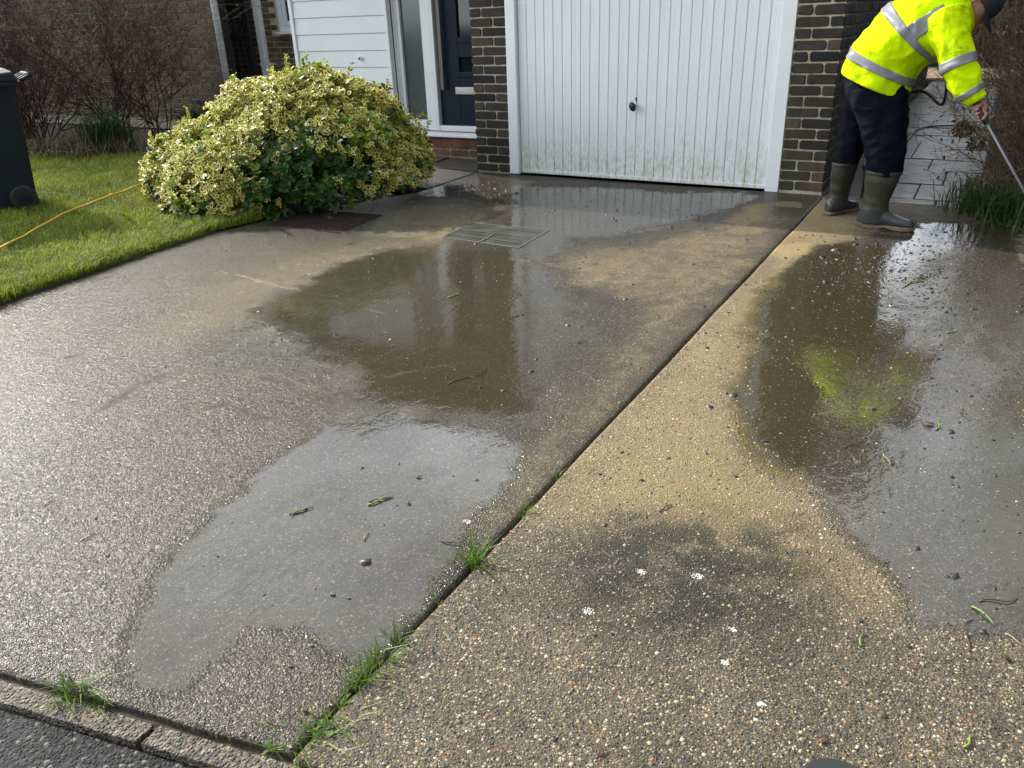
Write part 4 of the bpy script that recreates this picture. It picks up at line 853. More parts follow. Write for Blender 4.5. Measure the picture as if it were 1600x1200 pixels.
    cr = np_mesh('foliage', V, F, 4, {'tint': np.repeat(tn, 16)}, [M['leaf_green'], M['leaf_rim'], M['leaf_fresh']], smooth=False, mi=mi)
    cr.parent = root; cr.matrix_parent_inverse = Matrix.Translation(-Vector(root.location))
    mb = MB(); r = random.Random(11)
    for _ in range(60):
        b = Vector((-5.0+r.uniform(-.5, .5), 4.85+r.uniform(-.25, .3), 0)); i = r.randrange(len(BL)); t_ = r.uniform(0, 6.28); e = r.uniform(.1, 1.4)
        c_, rr_ = BL[i]; tip = Vector((c_[0]+rr_[0]*.95*math.cos(t_)*math.cos(e), c_[1]+rr_[1]*.95*math.sin(t_)*math.cos(e), max(.03, c_[2]+rr_[2]*.95*math.sin(e))))
        mid = b.lerp(tip, .5)+Vector((r.uniform(-.1, .1), r.uniform(-.1, .1), r.uniform(0, .12)))
        mb.tube([b, b.lerp(mid, .5)+Vector((0, 0, .03)), mid, mid.lerp(tip, .5), tip], [.009, .008, .006, .004, .002], 5)
    st = mb.build('stems', M['stem']); st.parent = root; st.matrix_parent_inverse = Matrix.Translation(-Vector(root.location))
bush()

M['twig_red'] = leafy('bare_red_brown_twigs', (.020, .010, .009), (.085, .034, .030), .7, 0, (.20, .14, .10))
M['twig_brown'] = leafy('dry_brown_twigs', (.05, .036, .022), (.19, .14, .088), .75, 0, (.36, .29, .20))
M['dead_leaf'] = leafy('dead_brown_leaves', (.06, .030, .014), (.21, .11, .05), .7, .15, (.32, .22, .12))
M['strap'] = leafy('dark_strap_leaves', (.008, .028, .008), (.03, .075, .018), .35, .25)
M['long_grass'] = leafy('long_grass_blades', (.018, .045, .008), (.07, .13, .025), .45, .3, (.22, .17, .08))
M['straw'] = leafy('straw_dead_grass', (.05, .035, .018), (.17, .12, .06), .8, .1)

def twigs(mb, base, h, spread, r, stems=12, lvl=3, rad=.010, kids=(4, 6), dirn=None, wob=.16):
    def grow(p, d, L, ra, lv, tint):
        n = 6 if lv else 5; pts = [p]; dd = d.copy(); rads = [ra]
        for i in range(n):
            dd = (dd+Vector((r.gauss(0, wob), r.gauss(0, wob), r.gauss(.03, wob*.7)))).normalized(); p = p+dd*L/n; pts.append(p); rads.append(max(.0011, ra*(1-.8*(i+1)/n)))
        mb.tube(pts, rads, 3 if lv < 2 else 4, cap=False, tint=tint)
        if lv > 0:
            for _ in range(r.randint(*kids)):
                i = r.randint(1, n); a = r.uniform(0, 6.28); e = r.uniform(.3, .9); x = pts[i]-pts[i-1]; x.normalize()
                o = x.orthogonal(); q = (x*math.cos(e)+(Matrix.Rotation(a, 3, x) @ o)*math.sin(e)).normalized()
                grow(pts[i], q, L*r.uniform(.35, .62), rads[i]*.75, lv-1, min(1, max(0, tint+r.uniform(-.12, .2))))
    for _ in range(stems):
        a = r.uniform(0, 6.28); e = abs(r.gauss(0, spread)); d = Vector((math.cos(a)*math.sin(e), math.sin(a)*math.sin(e), math.cos(e)))
        if dirn: d = (d+Vector(dirn)).normalized()
        grow(Vector(base)+Vector((r.uniform(-.12, .12), r.uniform(-.12, .12), 0)), d, h*r.uniform(.7, 1.05), rad*r.uniform(.7, 1.2), lvl, r.uniform(.15, .6))

def rel(o, t): o.parent = t; o.matrix_parent_inverse = Matrix.Translation(-Vector(t.location)); return o
def dead_leaves(pts, size, tint=None, mat='dead_leaf', name='dead_leaves'):
    pts = np.array(pts); n = len(pts); d = unit(RNG.normal(size=(n, 3))); nr = unit(RNG.normal(size=(n, 3)))
    L = RNG.uniform(.6, 1.2, n)*size; V, F, mi = leaf_mesh(pts, d, nr, L, L*RNG.uniform(.35, .6, n), rim=.3)
    t = RNG.random(n) if tint is None else tint
    return np_mesh(name, V, F, 4, {'tint': np.repeat(t, 16)}, M[mat])
for i, (b, h, st, lb_) in enumerate([((-9.9, 5.7, 0), 1.95, 17, 'leafless red brown twiggy shrub nearest the wheelie bin'), ((-9.5, 6.55, 0), 1.85, 16, 'tangled bare shrub in the middle of the brick wall'),
                                     ((-9.0, 6.75, 0), 1.7, 4, 'open bare shrub with arching dark stems beside the pale drainpipe'), ((-11.2, 6.3, 0), 2.1, 15, 'dense leafless shrub behind the top of the wheelie bin')]):
    t = thing('bare_shrub', lb_, 'shrub', b, 'bare shrubs along the neighbouring wall'); r = random.Random(100+i); mb = MB()
    twigs(mb, b, h, .42, r, st+4, 3, .010, (5, 7)); rel(mb.build('twigs', M['twig_red']), t)
    pts = [mb.v[r.randrange(len(mb.v))] for _ in range(500)]; rel(dead_leaves(pts, .028, RNG.random(500)*.9), t)
def tuft(name, label, cat, c, n, h, wd, lean, mat, R, tint=None, group=None):
    P = np.stack([c[0]+RNG.normal(0, R, n), c[1]+RNG.normal(0, R, n), np.full(n, c[2])], -1)
    V, F, T = blades(P, RNG.uniform(.5, 1, n)*h, np.full(n, wd)*RNG.uniform(.6, 1.2, n), RNG.uniform(.1, lean, n), RNG.random(n) if tint is None else np.clip(RNG.normal(tint, .2, n), 0, 1))
    o = np_mesh(name, V-np.array(c), F, 3, {'tint': T}, M[mat]); o.location = c
    return tag(o, label, cat, group)
tuft('tall_grass', 'tall dark grass clump growing in front of the bare shrubs', 'grass clump', (-8.75, 5.85, 0), 420, .62, .006, .9, 'strap', .13)
tuft('dead_grass', 'flattened straw coloured dead grass at the edge of the lawn bed', 'dead grass', (-8.7, 5.72, 0), 380, .34, .004, 2.2, 'straw', .30)
tuft('dead_grass', 'heap of dry brown grass stems beside the wheelie bin', 'dead grass', (-9.35, 5.55, 0), 380, .36, .004, 2.2, 'straw', .28)
tuft('strap_leaved_plant', 'dark green strap leaved plant in the bed behind the variegated shrub', 'plant', (-8.45, 7.0, 0), 170, .52, .013, 1.3, 'strap', .12)
tuft('strap_leaved_plant', 'low green leafy clump at the foot of the neighbouring wall', 'plant', (-8.0, 6.6, 0), 120, .36, .012, 1.3, 'strap', .16)

# hedge on the right of the path
HEDG = [((.30, 6.25, 0), 1.22, 18, 'brown twiggy shrub nearest the lance with dry seed heads'), ((.42, 7.1, 0), 1.36, 17, 'bare brown shrub behind the nearest twiggy hedge plant'), ((.38, 8.2, 0), 1.3, 15, 'leafless hedge shrub in the middle of the path side'),
        ((.42, 9.6, 0), 1.3, 13, 'leafless hedge shrub further along the paved path'), ((.45, 11.2, 0), 1.3, 12, 'small looking bare shrub near the deck end of the path'), ((.78, 5.75, 0), 1.25, 14, 'twiggy brown shrub at the right edge of the picture')]
for i, (b, h, st, lb_) in enumerate(HEDG):
    t = thing('hedge_shrub', lb_, 'shrub', b, 'brown winter shrubs beside the path'); r = random.Random(300+i); mb = MB()
    twigs(mb, b, h, .30, r, st, 3, .008, (4, 6), wob=.14); rel(mb.build('twigs', M['twig_brown']), t)
    pts = [mb.v[r.randrange(len(mb.v))] for _ in range(1300)]; rel(dead_leaves(pts, .030), t)
t = thing('dried_flower', 'russet dried flower head leaning over the paved path', 'dried flower', (-.12, 6.35, 0)); mb = MB()
mb.tube([(.12, 6.3, .05), (.02, 6.3, .3), (-.07, 6.33, .44), (-.13, 6.35, .475)], [.005, .004, .003, .003], 5); rel(mb.build('stem', M['twig_brown']), t)
q = unit(RNG.normal(size=(260, 3)))*np.array([.075, .07, .06])*RNG.uniform(.5, 1, (260, 1))+np.array([-.13, 6.35, .485]); rel(dead_leaves(q, .026, RNG.uniform(.15, .75, 260), name='flower_head'), t)
q = unit(RNG.normal(size=(160, 3)))*np.array([.07, .06, .05])*RNG.uniform(.5, 1, (160, 1))+np.array([-.03, 6.33, .40]); rel(dead_leaves(q, .026, RNG.uniform(.0, .5, 160), name='flower_head'), t)
for i, (c, n, h, lb_) in enumerate([((.10, 6.12, -.03), 260, .30, 'green grass clump at the corner of the paved path'), ((.30, 5.82, -.03), 300, .36, 'lush drooping grass under the tip of the lance'), ((.60, 5.68, -.03), 260, .32, 'green grass tuft at the right edge below the hedge'), ((.08, 6.7, -.03), 160, .26, 'thin grass growing against the second flagstone row')]):
    tuft('long_grass', lb_, 'grass clump', c, n, h, .0055, 1.4, 'long_grass', .11, .45, 'long grass under the hedge')
# tall evergreen seen as a dark reflection in the wet concrete
def evergreen(label, b, h, rr, seed):
    t = thing('evergreen_tree', label, 'tree', b); mb = MB(); mb.tube([b, (b[0], b[1], h*.5), (b[0]+.05, b[1], h*.97)], [.11, .07, .02], 8); rel(mb.build('trunk', M['stem']), t)
    n = 5200; z = RNG.uniform(.25, h, n); R = rr*(1-.55*(z/h)**2)*RNG.uniform(.35, 1.05, n)**.5; a = RNG.uniform(0, 6.28, n); P = np.stack([b[0]+R*np.cos(a), b[1]+R*np.sin(a), z], -1)
    P += np.array([[mnoise.noise(q*2.2+Vector((seed, 0, 0)))*.25 for _ in range(1)]*3 for q in map(Vector, P.tolist())]).reshape(-1, 3)
    d = unit(np.stack([np.cos(a), np.sin(a), RNG.uniform(.2, 1.2, n)], -1)); L = RNG.uniform(.10, .2, n)
    V, F, mi = leaf_mesh(P, d, unit(RNG.normal(size=(n, 3))), L, L*.5); rel(np_mesh('crown', V, F, 4, {'tint': np.repeat(RNG.random(n), 16)}, M['strap']), t)
evergreen('tall dark evergreen standing beyond the board fence on the right', (2.05, 7.3, 0), 4.2, .85, 1)
evergreen('dark evergreen at the near end of the board fence, beyond the grass', (2.6, 5.6, 0), 4.4, .8, 5)

# ---------------------------------------------------------------- weeds and litter on the concrete
def weed(label, c, n, h, lean=1.3, R=.012):
    return tuft('weed', label, 'weed', (c[0], c[1], -.03), n, h+.03, .0017, lean, 'lawn', R, .45, 'weeds in the concrete joints')
M['lawn'] = leafy('weed_green', (.03, .075, .006), (.15, .25, .02), .45, .35, (.30, .24, .10))
for a in [('largest grass tuft, halfway along the long joint', (-.945, 1.378), 90, .085, 1.4, .013), ('thick grass weed below the single big tuft', (-.946, .985), 60, .06, 1.3, .012), ('grass weed just above the joint corner clump', (-.953, 1.055), 40, .05, 1.3, .014),
          ('grass weed close to the front corner of the slabs', (-.947, .925), 70, .06, 1.3, .014), ('spreading weeds where the long joint meets the kerb', (-.925, .80), 60, .045, 1.8, .02), ('leafy weeds lying over the kerb below the slab corner', (-.93, .745), 70, .04, 2.0, .026),
          ('grass weed at the left end of the kerb joint', (-1.482, .603), 80, .05, 1.6, .016), ('small weed in the kerb joint right of the leftmost tuft', (-1.408, .613), 26, .03, 1.6, .010), ('tiny sprig growing on the left slab near the kerb', (-1.19, .712), 14, .024, 1.5, .005),
          ('tiny moss weed in the upper part of the long joint', (-.943, 1.864), 24, .03, 1.5, .008), ('small weed in the long joint above the biggest tuft', (-.95, 1.635), 30, .04, 1.5, .012), ('low weed in the long joint between two tufts', (-.95, 1.20), 14, .03, 1.5, .008)]: weed(*a)
def rosette(label, c, n, size):
    n_ = n; a = RNG.uniform(0, 6.28, n_); e = RNG.uniform(.1, .7, n_); d = np.stack([np.cos(a)*np.cos(e), np.sin(a)*np.cos(e), np.sin(e)], -1)
    P = np.array([c[0], c[1], .0])+np.stack([RNG.normal(0, size*.45, n_), RNG.normal(0, size*.35, n_), np.full(n_, -.006)], -1); L = RNG.uniform(.6, 1.2, n_)*size
    V, F, mi = leaf_mesh(P, d, np.tile([0, 0, 1.], (n_, 1))+RNG.normal(size=(n_, 3))*.3, L, L*.36); o = np_mesh('leafy_weed', V, F, 4, {'tint': np.repeat(RNG.random(n_)*.8, 16)}, M['leaf_fresh2']); return tag(o, label, 'weed', 'weeds in the concrete joints')
M['leaf_fresh2'] = leafy('weed_leaf_green', (.03, .08, .008), (.12, .22, .03), .35, .3)
rosette('broad leaved weed filling the corner of the slabs by the kerb', (-.935, .775), 46, .024)
rosette('creeping broad leaved weed in the joint above the slab corner', (-.95, .86), 34, .016)
rosette('broad leaved weed on the kerb below the left slab', (-1.0, .71), 26, .018)

M['slate'] = simple('dark_slate_chip', (.022, .024, .03), .4, .3, 60)
M['twig'] = simple('wet_brown_twig', (.055, .03, .018), .5, .4, 60)
M['twig_pale'] = simple('pale_stem', (.26, .19, .10), .6, .3, 60)
M['leaf_brown'] = simple('wet_brown_leaf', (.07, .025, .014), .4, .4, 60)
M['leaf_grass'] = simple('green_leaf_blade', (.13, .21, .03), .4, .3, 60)
M['white_bit'] = simple('pale_stone_chip', (.58, .56, .5), .6, .15, 60)
rr = random.Random(77)
def gz(x, y): return -.004+float(fbm(np.array([x*1.3]), np.array([y*1.3]), 51)[0])*.008+.004
def chip(x, y, s, mat, name, label, cat, group):
    mb = MB(); n = rr.randint(5, 7); a0 = rr.uniform(0, 6.28); pr = [(math.cos(a0+6.28*i/n)*rr.uniform(.6, 1.1)*s, math.sin(a0+6.28*i/n)*rr.uniform(.4, .8)*s) for i in range(n)]; h = s*rr.uniform(.35, .6)
    mb.add([(p, q, 0) for p, q in pr]+[(p*.75, q*.75, h*rr.uniform(.8, 1.1)) for p, q in pr], [tuple(range(n, 2*n))]+[(i, (i+1) % n, n+(i+1) % n, n+i) for i in range(n)])
    o = mb.build(name, M[mat], bevel=s*.1); o.location = (x, y, gz(x, y)); return tag(o, label, cat, group)
for x, y in CHIPS: chip(x, y, rr.uniform(.0045, .009)*(1 if y < 2.2 else 1.5), 'slate', 'slate_chip', 'small dark slate chip lying on the wet concrete', 'stone chip', 'dark chips on the concrete')
for x, y in WHITES:
    mb = MB(); R_ = rr.uniform(.006, .014); z0 = gz(x, y)+.0005
    for _ in range(int(46*R_/.01)):
        a = rr.uniform(0, 6.28); q = R_*rr.random()**.6; s = rr.uniform(.0011, .0026); n = rr.randint(5, 7); cx, cy = q*math.cos(a)*1.2, q*math.sin(a)*.9; h = rr.uniform(.0004, .0012)
        pr = [(cx+s*rr.uniform(.6, 1.1)*math.cos(6.28*i/n), cy+s*rr.uniform(.6, 1.1)*math.sin(6.28*i/n)) for i in range(n)]
        mb.add([(u_, v_, -.001) for u_, v_ in pr]+[(cx+(u_-cx)*.8, cy+(v_-cy)*.8, h) for u_, v_ in pr], [tuple(range(n, 2*n))]+[(i, (i+1) % n, n+(i+1) % n, n+i) for i in range(n)], rr.random())
    o = mb.build('lichen_patch', M['white_bit']); o.location = (x, y, z0); tag(o, 'crusty white lichen patch on the right hand concrete slab', 'lichen', 'white lichen patches on the slab')
def stick(pts, rad, mat, name, label, cat, group):
    (x0, y0), (x1, y1) = pts; L = math.hypot(x1-x0, y1-y0); mb = MB(); n = 7; q = []
    k1, k2 = rr.uniform(-.12, .12), rr.uniform(-.08, .08)
    for i in range(n):
        t_ = i/(n-1); off = L*(k1*math.sin(math.pi*t_)+k2*math.sin(2*math.pi*t_)); q.append((x0+(x1-x0)*t_-(y1-y0)/L*off, y0+(y1-y0)*t_+(x1-x0)/L*off, gz(x0, y0)+rad+.003*math.sin(3*t_)))
    mb.tube(q, [rad*(1-.45*i/(n-1)) for i in range(n)], 6)
    if L > .05: mb.tube([q[3], Vector(q[3])+Vector(((y1-y0)*.25, -(x1-x0)*.25, .006))], [rad*.6, rad*.3], 5)
    return tag(mb.build(name, M[mat], smooth=True), label, cat, group)
for i, p in enumerate(TWIGS): stick(p, rr.uniform(.0014, .0026), 'twig' if i % 4 else 'twig_pale', 'twig', 'short broken twig lying on the wet concrete', 'twig', 'twigs on the concrete')
for i, p in enumerate(GREENS): stick(p, .0028, 'leaf_grass', 'grass_clipping', 'loose green grass clipping lying on the wet concrete', 'clipping', 'green clippings on the concrete')
for x, y in LEAVES:
    s = rr.uniform(.016, .024)*(1 if y < 2.5 else 1.6); V, F, mi = leaf_mesh(np.array([[0, 0, .002]]), np.array([[math.cos(s*999), math.sin(s*999), .12]]), np.array([[.1, .15, 1.]]), np.array([s]), np.array([s*.55]))
    o = np_mesh('fallen_leaf', V, F, 4, {}, M['leaf_brown']); o.location = (x, y, gz(x, y)+.001); sm = o.modifiers.new('thick', 'SOLIDIFY'); sm.thickness = .0008
    tag(o, 'curled brown fallen leaf on the concrete', 'leaf', 'fallen leaves on the concrete')
# exposed aggregate: real stones standing a little out of the near concrete
n = 85000; Y = .45+RNG.random(n)**1.35*2.9; X = RNG.uniform(-2.6, .75, n)
ok = (Y > kerb_y(X)+.006) & (abs(X-JX) > .012) & (X > np.interp(Y, *XLp)+.1); X, Y = X[ok], Y[ok]
aL, bL = ground_attrs(X, Y, 'left'); aR, bR = ground_attrs(X, Y, 'right'); isl = (X < JX)
wet_ = np.where(isl, aL[:, 0]*.9, aR[:, 0]*.45); pud_ = np.where(isl, aL[:, 1], aR[:, 1]); st = np.where(isl, aL[:, 3], aR[:, 3]); br_ = np.where(isl, bL[:, 1], bR[:, 1]); tn_ = np.where(isl, bL[:, 0]*.5, bR[:, 0]*.55)
ok = RNG.random(len(X)) > np.maximum(pud_*.95, tn_)+.25*st+.6*isl; X, Y, st = X[ok], Y[ok], np.clip(st[ok]*.6+wet_[ok], 0, 1); n = len(X)
sz = np.clip(RNG.lognormal(-6.02, .45, n), .0010, .0056)*np.where(X < JX, .8, 1.0); th = RNG.uniform(0, 6.28, n)
ax = np.stack([np.cos(th), np.sin(th), 0*th], -1)*sz[:, None]; ay = np.stack([-np.sin(th), np.cos(th), 0*th], -1)*(sz*RNG.uniform(.45, .95, n))[:, None]; az_ = (unit(np.stack([RNG.normal(0, .25, n), RNG.normal(0, .25, n), np.ones(n)], -1))*(sz*.42)[:, None])
c0 = np.stack([X, Y, fbm(X*1.3, Y*1.3, 51)*.008+.0002], -1)
hx = [(math.cos(RAD(60*i)), math.sin(RAD(60*i))) for i in range(6)]
rows = [c0+(ax*cx+ay*cy)*RNG.uniform(.8, 1.15, (n, 1)) for cx, cy in hx]+[c0+(ax*cx+ay*cy)*RNG.uniform(.45, .7, (n, 1))+az_*RNG.uniform(.75, 1.05, (n, 1)) for cx, cy in hx]
V = np.stack(rows, 1).reshape(-1, 3); b = np.arange(n)[:, None]*12
F = np.stack([b+[i, (i+1) % 6, 6+(i+1) % 6, 6+i] for i in range(6)]+[b+[6, 7, 8, 9], b+[6, 9, 10, 11]], 1).reshape(-1, 4)
k = N('aggregate_stone'); t = k.attr('tint').outputs['Fac']; dk = k.attr('stain').outputs['Fac']
c = k.ramp(t, [(0, (.045, .042, .04)), (.20, (.11, .092, .068)), (.40, (.25, .19, .11)), (.60, (.40, .31, .17)), (.74, (.15, .135, .115)), (.84, (.40, .24, .11)), (.88, (.34, .13, .06)), (.905, (.46, .40, .29)), (.95, (.04, .045, .055)), (.99, (.68, .64, .56))], 'CONSTANT')
k.P(color=k.mix(k.math('MULTIPLY', dk, .75), c, k.mix(.25, (.03, .028, .024), c)), rough=k.mix(dk, (.5, .5, .5), (.28, .28, .28)), spec=.45); M['aggregate'] = k.m
tag(np_mesh('aggregate', V, F, 4, {'tint': np.repeat(RNG.random(n), 12), 'stain': np.repeat(st, 12)}, M['aggregate']), 'small tan, grey and orange stones exposed in the surface of the near concrete', 'aggregate', kind='stuff')
# uncountable grit washed over the slabs
n = 9000; X = np.concatenate([RNG.uniform(-4.2, .35, 4300), RNG.normal(-.30, .24, 2600), RNG.uniform(-4.1, -3.0, 500), RNG.uniform(-.9, .5, 1600)]); Y = np.concatenate([RNG.uniform(.8, 5.6, 4300), RNG.normal(4.5, .5, 2600), RNG.uniform(4.9, 5.9, 500), RNG.uniform(1.2, 4.2, 1600)])
ok = (Y > .85) & (Y < 5.5+.6*(X < -3)) & (abs(X-JX) > .03) & (X < .5) & (X > np.interp(Y, *XLp)+.1); X, Y = X[ok], Y[ok]; n = len(X)
sz = RNG.lognormal(-5.64, .55, n)*np.clip(.55+Y*.17, .6, 1.4); th = RNG.uniform(0, 6.28, n); asp = RNG.uniform(.35, .9, n)
o4 = np.array([(-1, -1), (1, -1), (1, 1), (-1, 1)])*.7
oxy = np.stack([o4[:, 0]*sz[:, None]*np.cos(th)[:, None]-o4[:, 1]*(sz*asp)[:, None]*np.sin(th)[:, None], o4[:, 0]*sz[:, None]*np.sin(th)[:, None]+o4[:, 1]*(sz*asp)[:, None]*np.cos(th)[:, None]], -1)
oxy *= RNG.uniform(.6, 1.2, oxy.shape)
zz = fbm(X*1.3, Y*1.3, 51)*.008-.001
Bt = np.concatenate([np.stack([X, Y], -1)[:, None, :]+oxy, np.repeat(zz[:, None, None], 4, 1)], -1); Tp = np.concatenate([np.stack([X, Y], -1)[:, None, :]+oxy*.7, np.repeat((zz+sz*.35)[:, None, None], 4, 1)], -1)
V = np.concatenate([Bt, Tp], 1).reshape(-1, 3); b = np.arange(n)[:, None]*8
F = np.stack([b+[4, 5, 6, 7], b+[0, 1, 5, 4], b+[1, 2, 6, 5], b+[2, 3, 7, 6], b+[3, 0, 4, 7]], 1).reshape(-1, 4)
k = N('loose_grit'); t = k.attr('tint').outputs['Fac']; k.P(color=k.ramp(t, [(0, (.016, .016, .017)), (.55, (.028, .023, .018)), (.82, (.065, .042, .025)), (.965, (.20, .15, .09)), (.992, (.40, .35, .27))], 'CONSTANT'), rough=.45); M['grit'] = k.m
tag(np_mesh('grit', V, F, 4, {'tint': np.repeat(RNG.random(n), 8)}, M['grit']), 'scatter of dark grit and soil crumbs washed over the wet concrete', 'grit', kind='stuff')

# ---------------------------------------------------------------- person with a pressure washer lance
def cr4(p0, p1, p2, p3, t):
    return .5*((2*p1)+(-p0+p2)*t+(2*p0-5*p1+4*p2-p3)*t*t+(-p0+3*p1-3*p2+p3)*t**3)
def loft(keys, sub=6, n=36, fold=None, cap=True, t0=None, t1=None, off=0.0, phi=None):
    """keys: rows (cx,cy,cz, ux,uy,uz, vx,vy,vz) = centre, two half-axis vectors. Returns verts, faces"""
    K = np.array(keys, float); m = len(K); lo = 0 if t0 is None else t0; hi = m-1 if t1 is None else t1
    ts = np.linspace(lo, hi, max(2, int(round((hi-lo)*sub))+1)); V = []
    ph = np.linspace(0, 2*np.pi, n, endpoint=False) if phi is None else np.linspace(phi[0], phi[1], n)
    for t in ts:
        i = min(int(t), m-2); f = t-i
        g = lambda j: K[min(max(j, 0), m-1)]
        r = cr4(g(i-1), g(i), g(i+1), g(i+2), f); c, u, v = r[:3], r[3:6], r[6:9]
        for a in ph:
            d = u*np.cos(a)+v*np.sin(a); p = c+d
            L = np.linalg.norm(d)+1e-9; e = d/L
            w_ = fold(p, t, a) if fold else 0
            V.append(p+e*(w_+off))
    R = len(ts); closed = phi is None; nn = n if closed else n-1
    F = [(i*n+k, i*n+(k+1) % n, (i+1)*n+(k+1) % n, (i+1)*n+k) for i in range(R-1) for k in range(nn)]
    if cap and closed: F += [tuple(range(n))[::-1], tuple((R-1)*n+k for k in range(n))]
    return V, F
def S(x, z, Y, Y0=5.42): s = Y/Y0; return np.array([x*s, Y, CAM_H+(z-CAM_H)*s])
def sec_bf(B, Fp, Y, b, roll=0):
    """section from its back point and front point (x, z) as seen at Y0, half depth b"""
    B, Fp = S(*B, Y), S(*Fp, Y); c = (B+Fp)/2; u = (Fp-B)/2; v = np.array([0, -b, 0.])+u*roll
    return (*c, *u, *v)
def sec_pt(c, d, r1, r2=None, hint=(0, -1, 0)):
    """round section at c, perpendicular to d; r1 across, r2 along the hint"""
    c = np.array(c, float); d = np.array(d, float); d /= np.linalg.norm(d); h = np.array(hint, float); h = h-d*(h@d); h /= np.linalg.norm(h); a = np.cross(d, h)
    return (*c, *(a*r1), *(h*(r2 or r1)))
def limb(pts, rads):
    P = [np.array(p, float) for p in pts]; out = []
    for i in range(len(P)):
        d = P[min(i+1, len(P)-1)]-P[max(i-1, 0)]; r = rads[i]; r = r if hasattr(r, '__len__') else (r, r); out.append(sec_pt(P[i], d, r[0], r[1]))
    return out
YC = 5.47
def fold_j(p, t, a):
    q = Vector(p); r = 1-abs(mnoise.noise(Vector((q.x*11+q.z*6, q.y*5, q.z*9-q.x*7))))*2.2; return .016*mnoise.noise(q*7.5+Vector((3, 1, 7)))+.011*max(0, r)**2-.004+.004*mnoise.noise(q*34)
def fold_t(p, t, a):
    q = Vector(p); r = 1-abs(mnoise.noise(Vector((q.x*9+q.z*5, q.y*8, q.z*12-q.x*6))))*2.2; return .013*mnoise.noise(Vector((q.x*9, q.y*9, q.z*6)))+.010*max(0, r)**2-.004+.006*mnoise.noise(Vector((q.x*20, q.y*12, q.z*22)))
TORSO = [sec_bf((-.806, .905), (-.430, .765), YC, .216), sec_bf((-.800, 1.012), (-.415, .842), YC, .212), sec_bf((-.722, 1.128), (-.372, .935), YC, .22), sec_bf((-.628, 1.238), (-.330, .965), YC, .232),
         sec_bf((-.525, 1.325), (-.268, 1.0), YC, .235), sec_bf((-.41, 1.378), (-.215, 1.075), YC, .21), sec_bf((-.315, 1.375), (-.185, 1.15), YC, .135), sec_bf((-.262, 1.345), (-.172, 1.19), YC, .085)]
ARM = [(-.295, 5.30, 1.20), (-.262, 5.255, 1.125), (-.222, 5.225, 1.04), (-.188, 5.21, .955), (-.150, 5.20, .885), (-.108, 5.20, .825), (-.070, 5.20, .778)]
ARMR = [.115, .100, .088, .083, .080, .068, .052]
ARM2 = [(-.33, 5.63, 1.20), (-.29, 5.66, 1.12), (-.25, 5.65, 1.03), (-.225, 5.60, .96), (-.18, 5.50, .89), (-.135, 5.42, .84), (-.100, 5.36, .81)]
person_parts = []
# --- skin body: head, neck, hands, legs and trunk inside the clothes, fused into one surface
bm_ = MB()
hc = Vector(S(-.158, 1.262, 5.455)); cd = Vector((.86, 0, .51)).normalized(); fd = Vector((.51, -.05, -.86)).normalized(); sd_ = Vector((0, -1, 0))
bm_.ell(hc, [fd*.098, sd_*.078, cd*.112], 24, 16)
bm_.ell(hc-cd*.055+fd*.045, [fd*.062, sd_*.055, cd*.062], 20, 12)              # jaw
bm_.tube([hc+fd*.085+cd*.03, hc+fd*.112-cd*.008, hc+fd*.118-cd*.022, hc+fd*.092-cd*.034], [.010, .013, .016, .012], 10)    # nose
bm_.ell(hc+fd*.088-cd*.062, [fd*.014, sd_*.024, cd*.012], 12, 8)                # lips
bm_.ell(hc+fd*.085+cd*.035, [fd*.018, sd_*.045, cd*.012], 12, 8)                # brow
for s in (1, -1):
    e = hc+sd_*.077*s-cd*.012-fd*.008
    bm_.tube([e+cd*.028, e+cd*.022-fd*.016+sd_*.008*s, e-cd*.004-fd*.018+sd_*.010*s, e-cd*.026-fd*.004+sd_*.004*s], [.007, .009, .008, .007], 8)
    bm_.ell(e, [fd*.013, sd_*.007, cd*.020], 10, 8)
nk = Vector(S(-.225, 1.262, 5.465)); bm_.tube([hc-cd*.06-fd*.02, hc.lerp(nk, .6)-cd*.02, nk, nk-Vector((.09, 0, -.0))], [.056, .058, .066, .09], 18)
tor = [tuple(np.array(r[:3]))+tuple(np.array(r[3:6])*.80)+tuple(np.array(r[6:9])*.80) for r in TORSO[:6]]
V, F = loft(tor, 4, 24); bm_.add(V, F)
for A in (ARM, ARM2):
    V, F = loft(limb(A, [.06, .056, .05, .045, .042, .035, .029]), 4, 16); bm_.add(V, F)
LEG1 = [(-.590, 5.40, .84), (-.565, 5.395, .74), (-.525, 5.39, .62), (-.500, 5.39, .48), (-.492, 5.39, .36), (-.500, 5.40, .2), (-.512, 5.40, .09)]
LEG2 = [(-.680, 5.58, .84), (-.695, 5.60, .74), (-.712, 5.63, .62), (-.722, 5.66, .48), (-.745, 5.675, .36), (-.765, 5.68, .2), (-.772, 5.685, .09)]
for A in (LEG1, LEG2):
    V, F = loft(limb(A, [.10, .09, .075, .06, .058, .048, .042]), 4, 18); bm_.add(V, F)
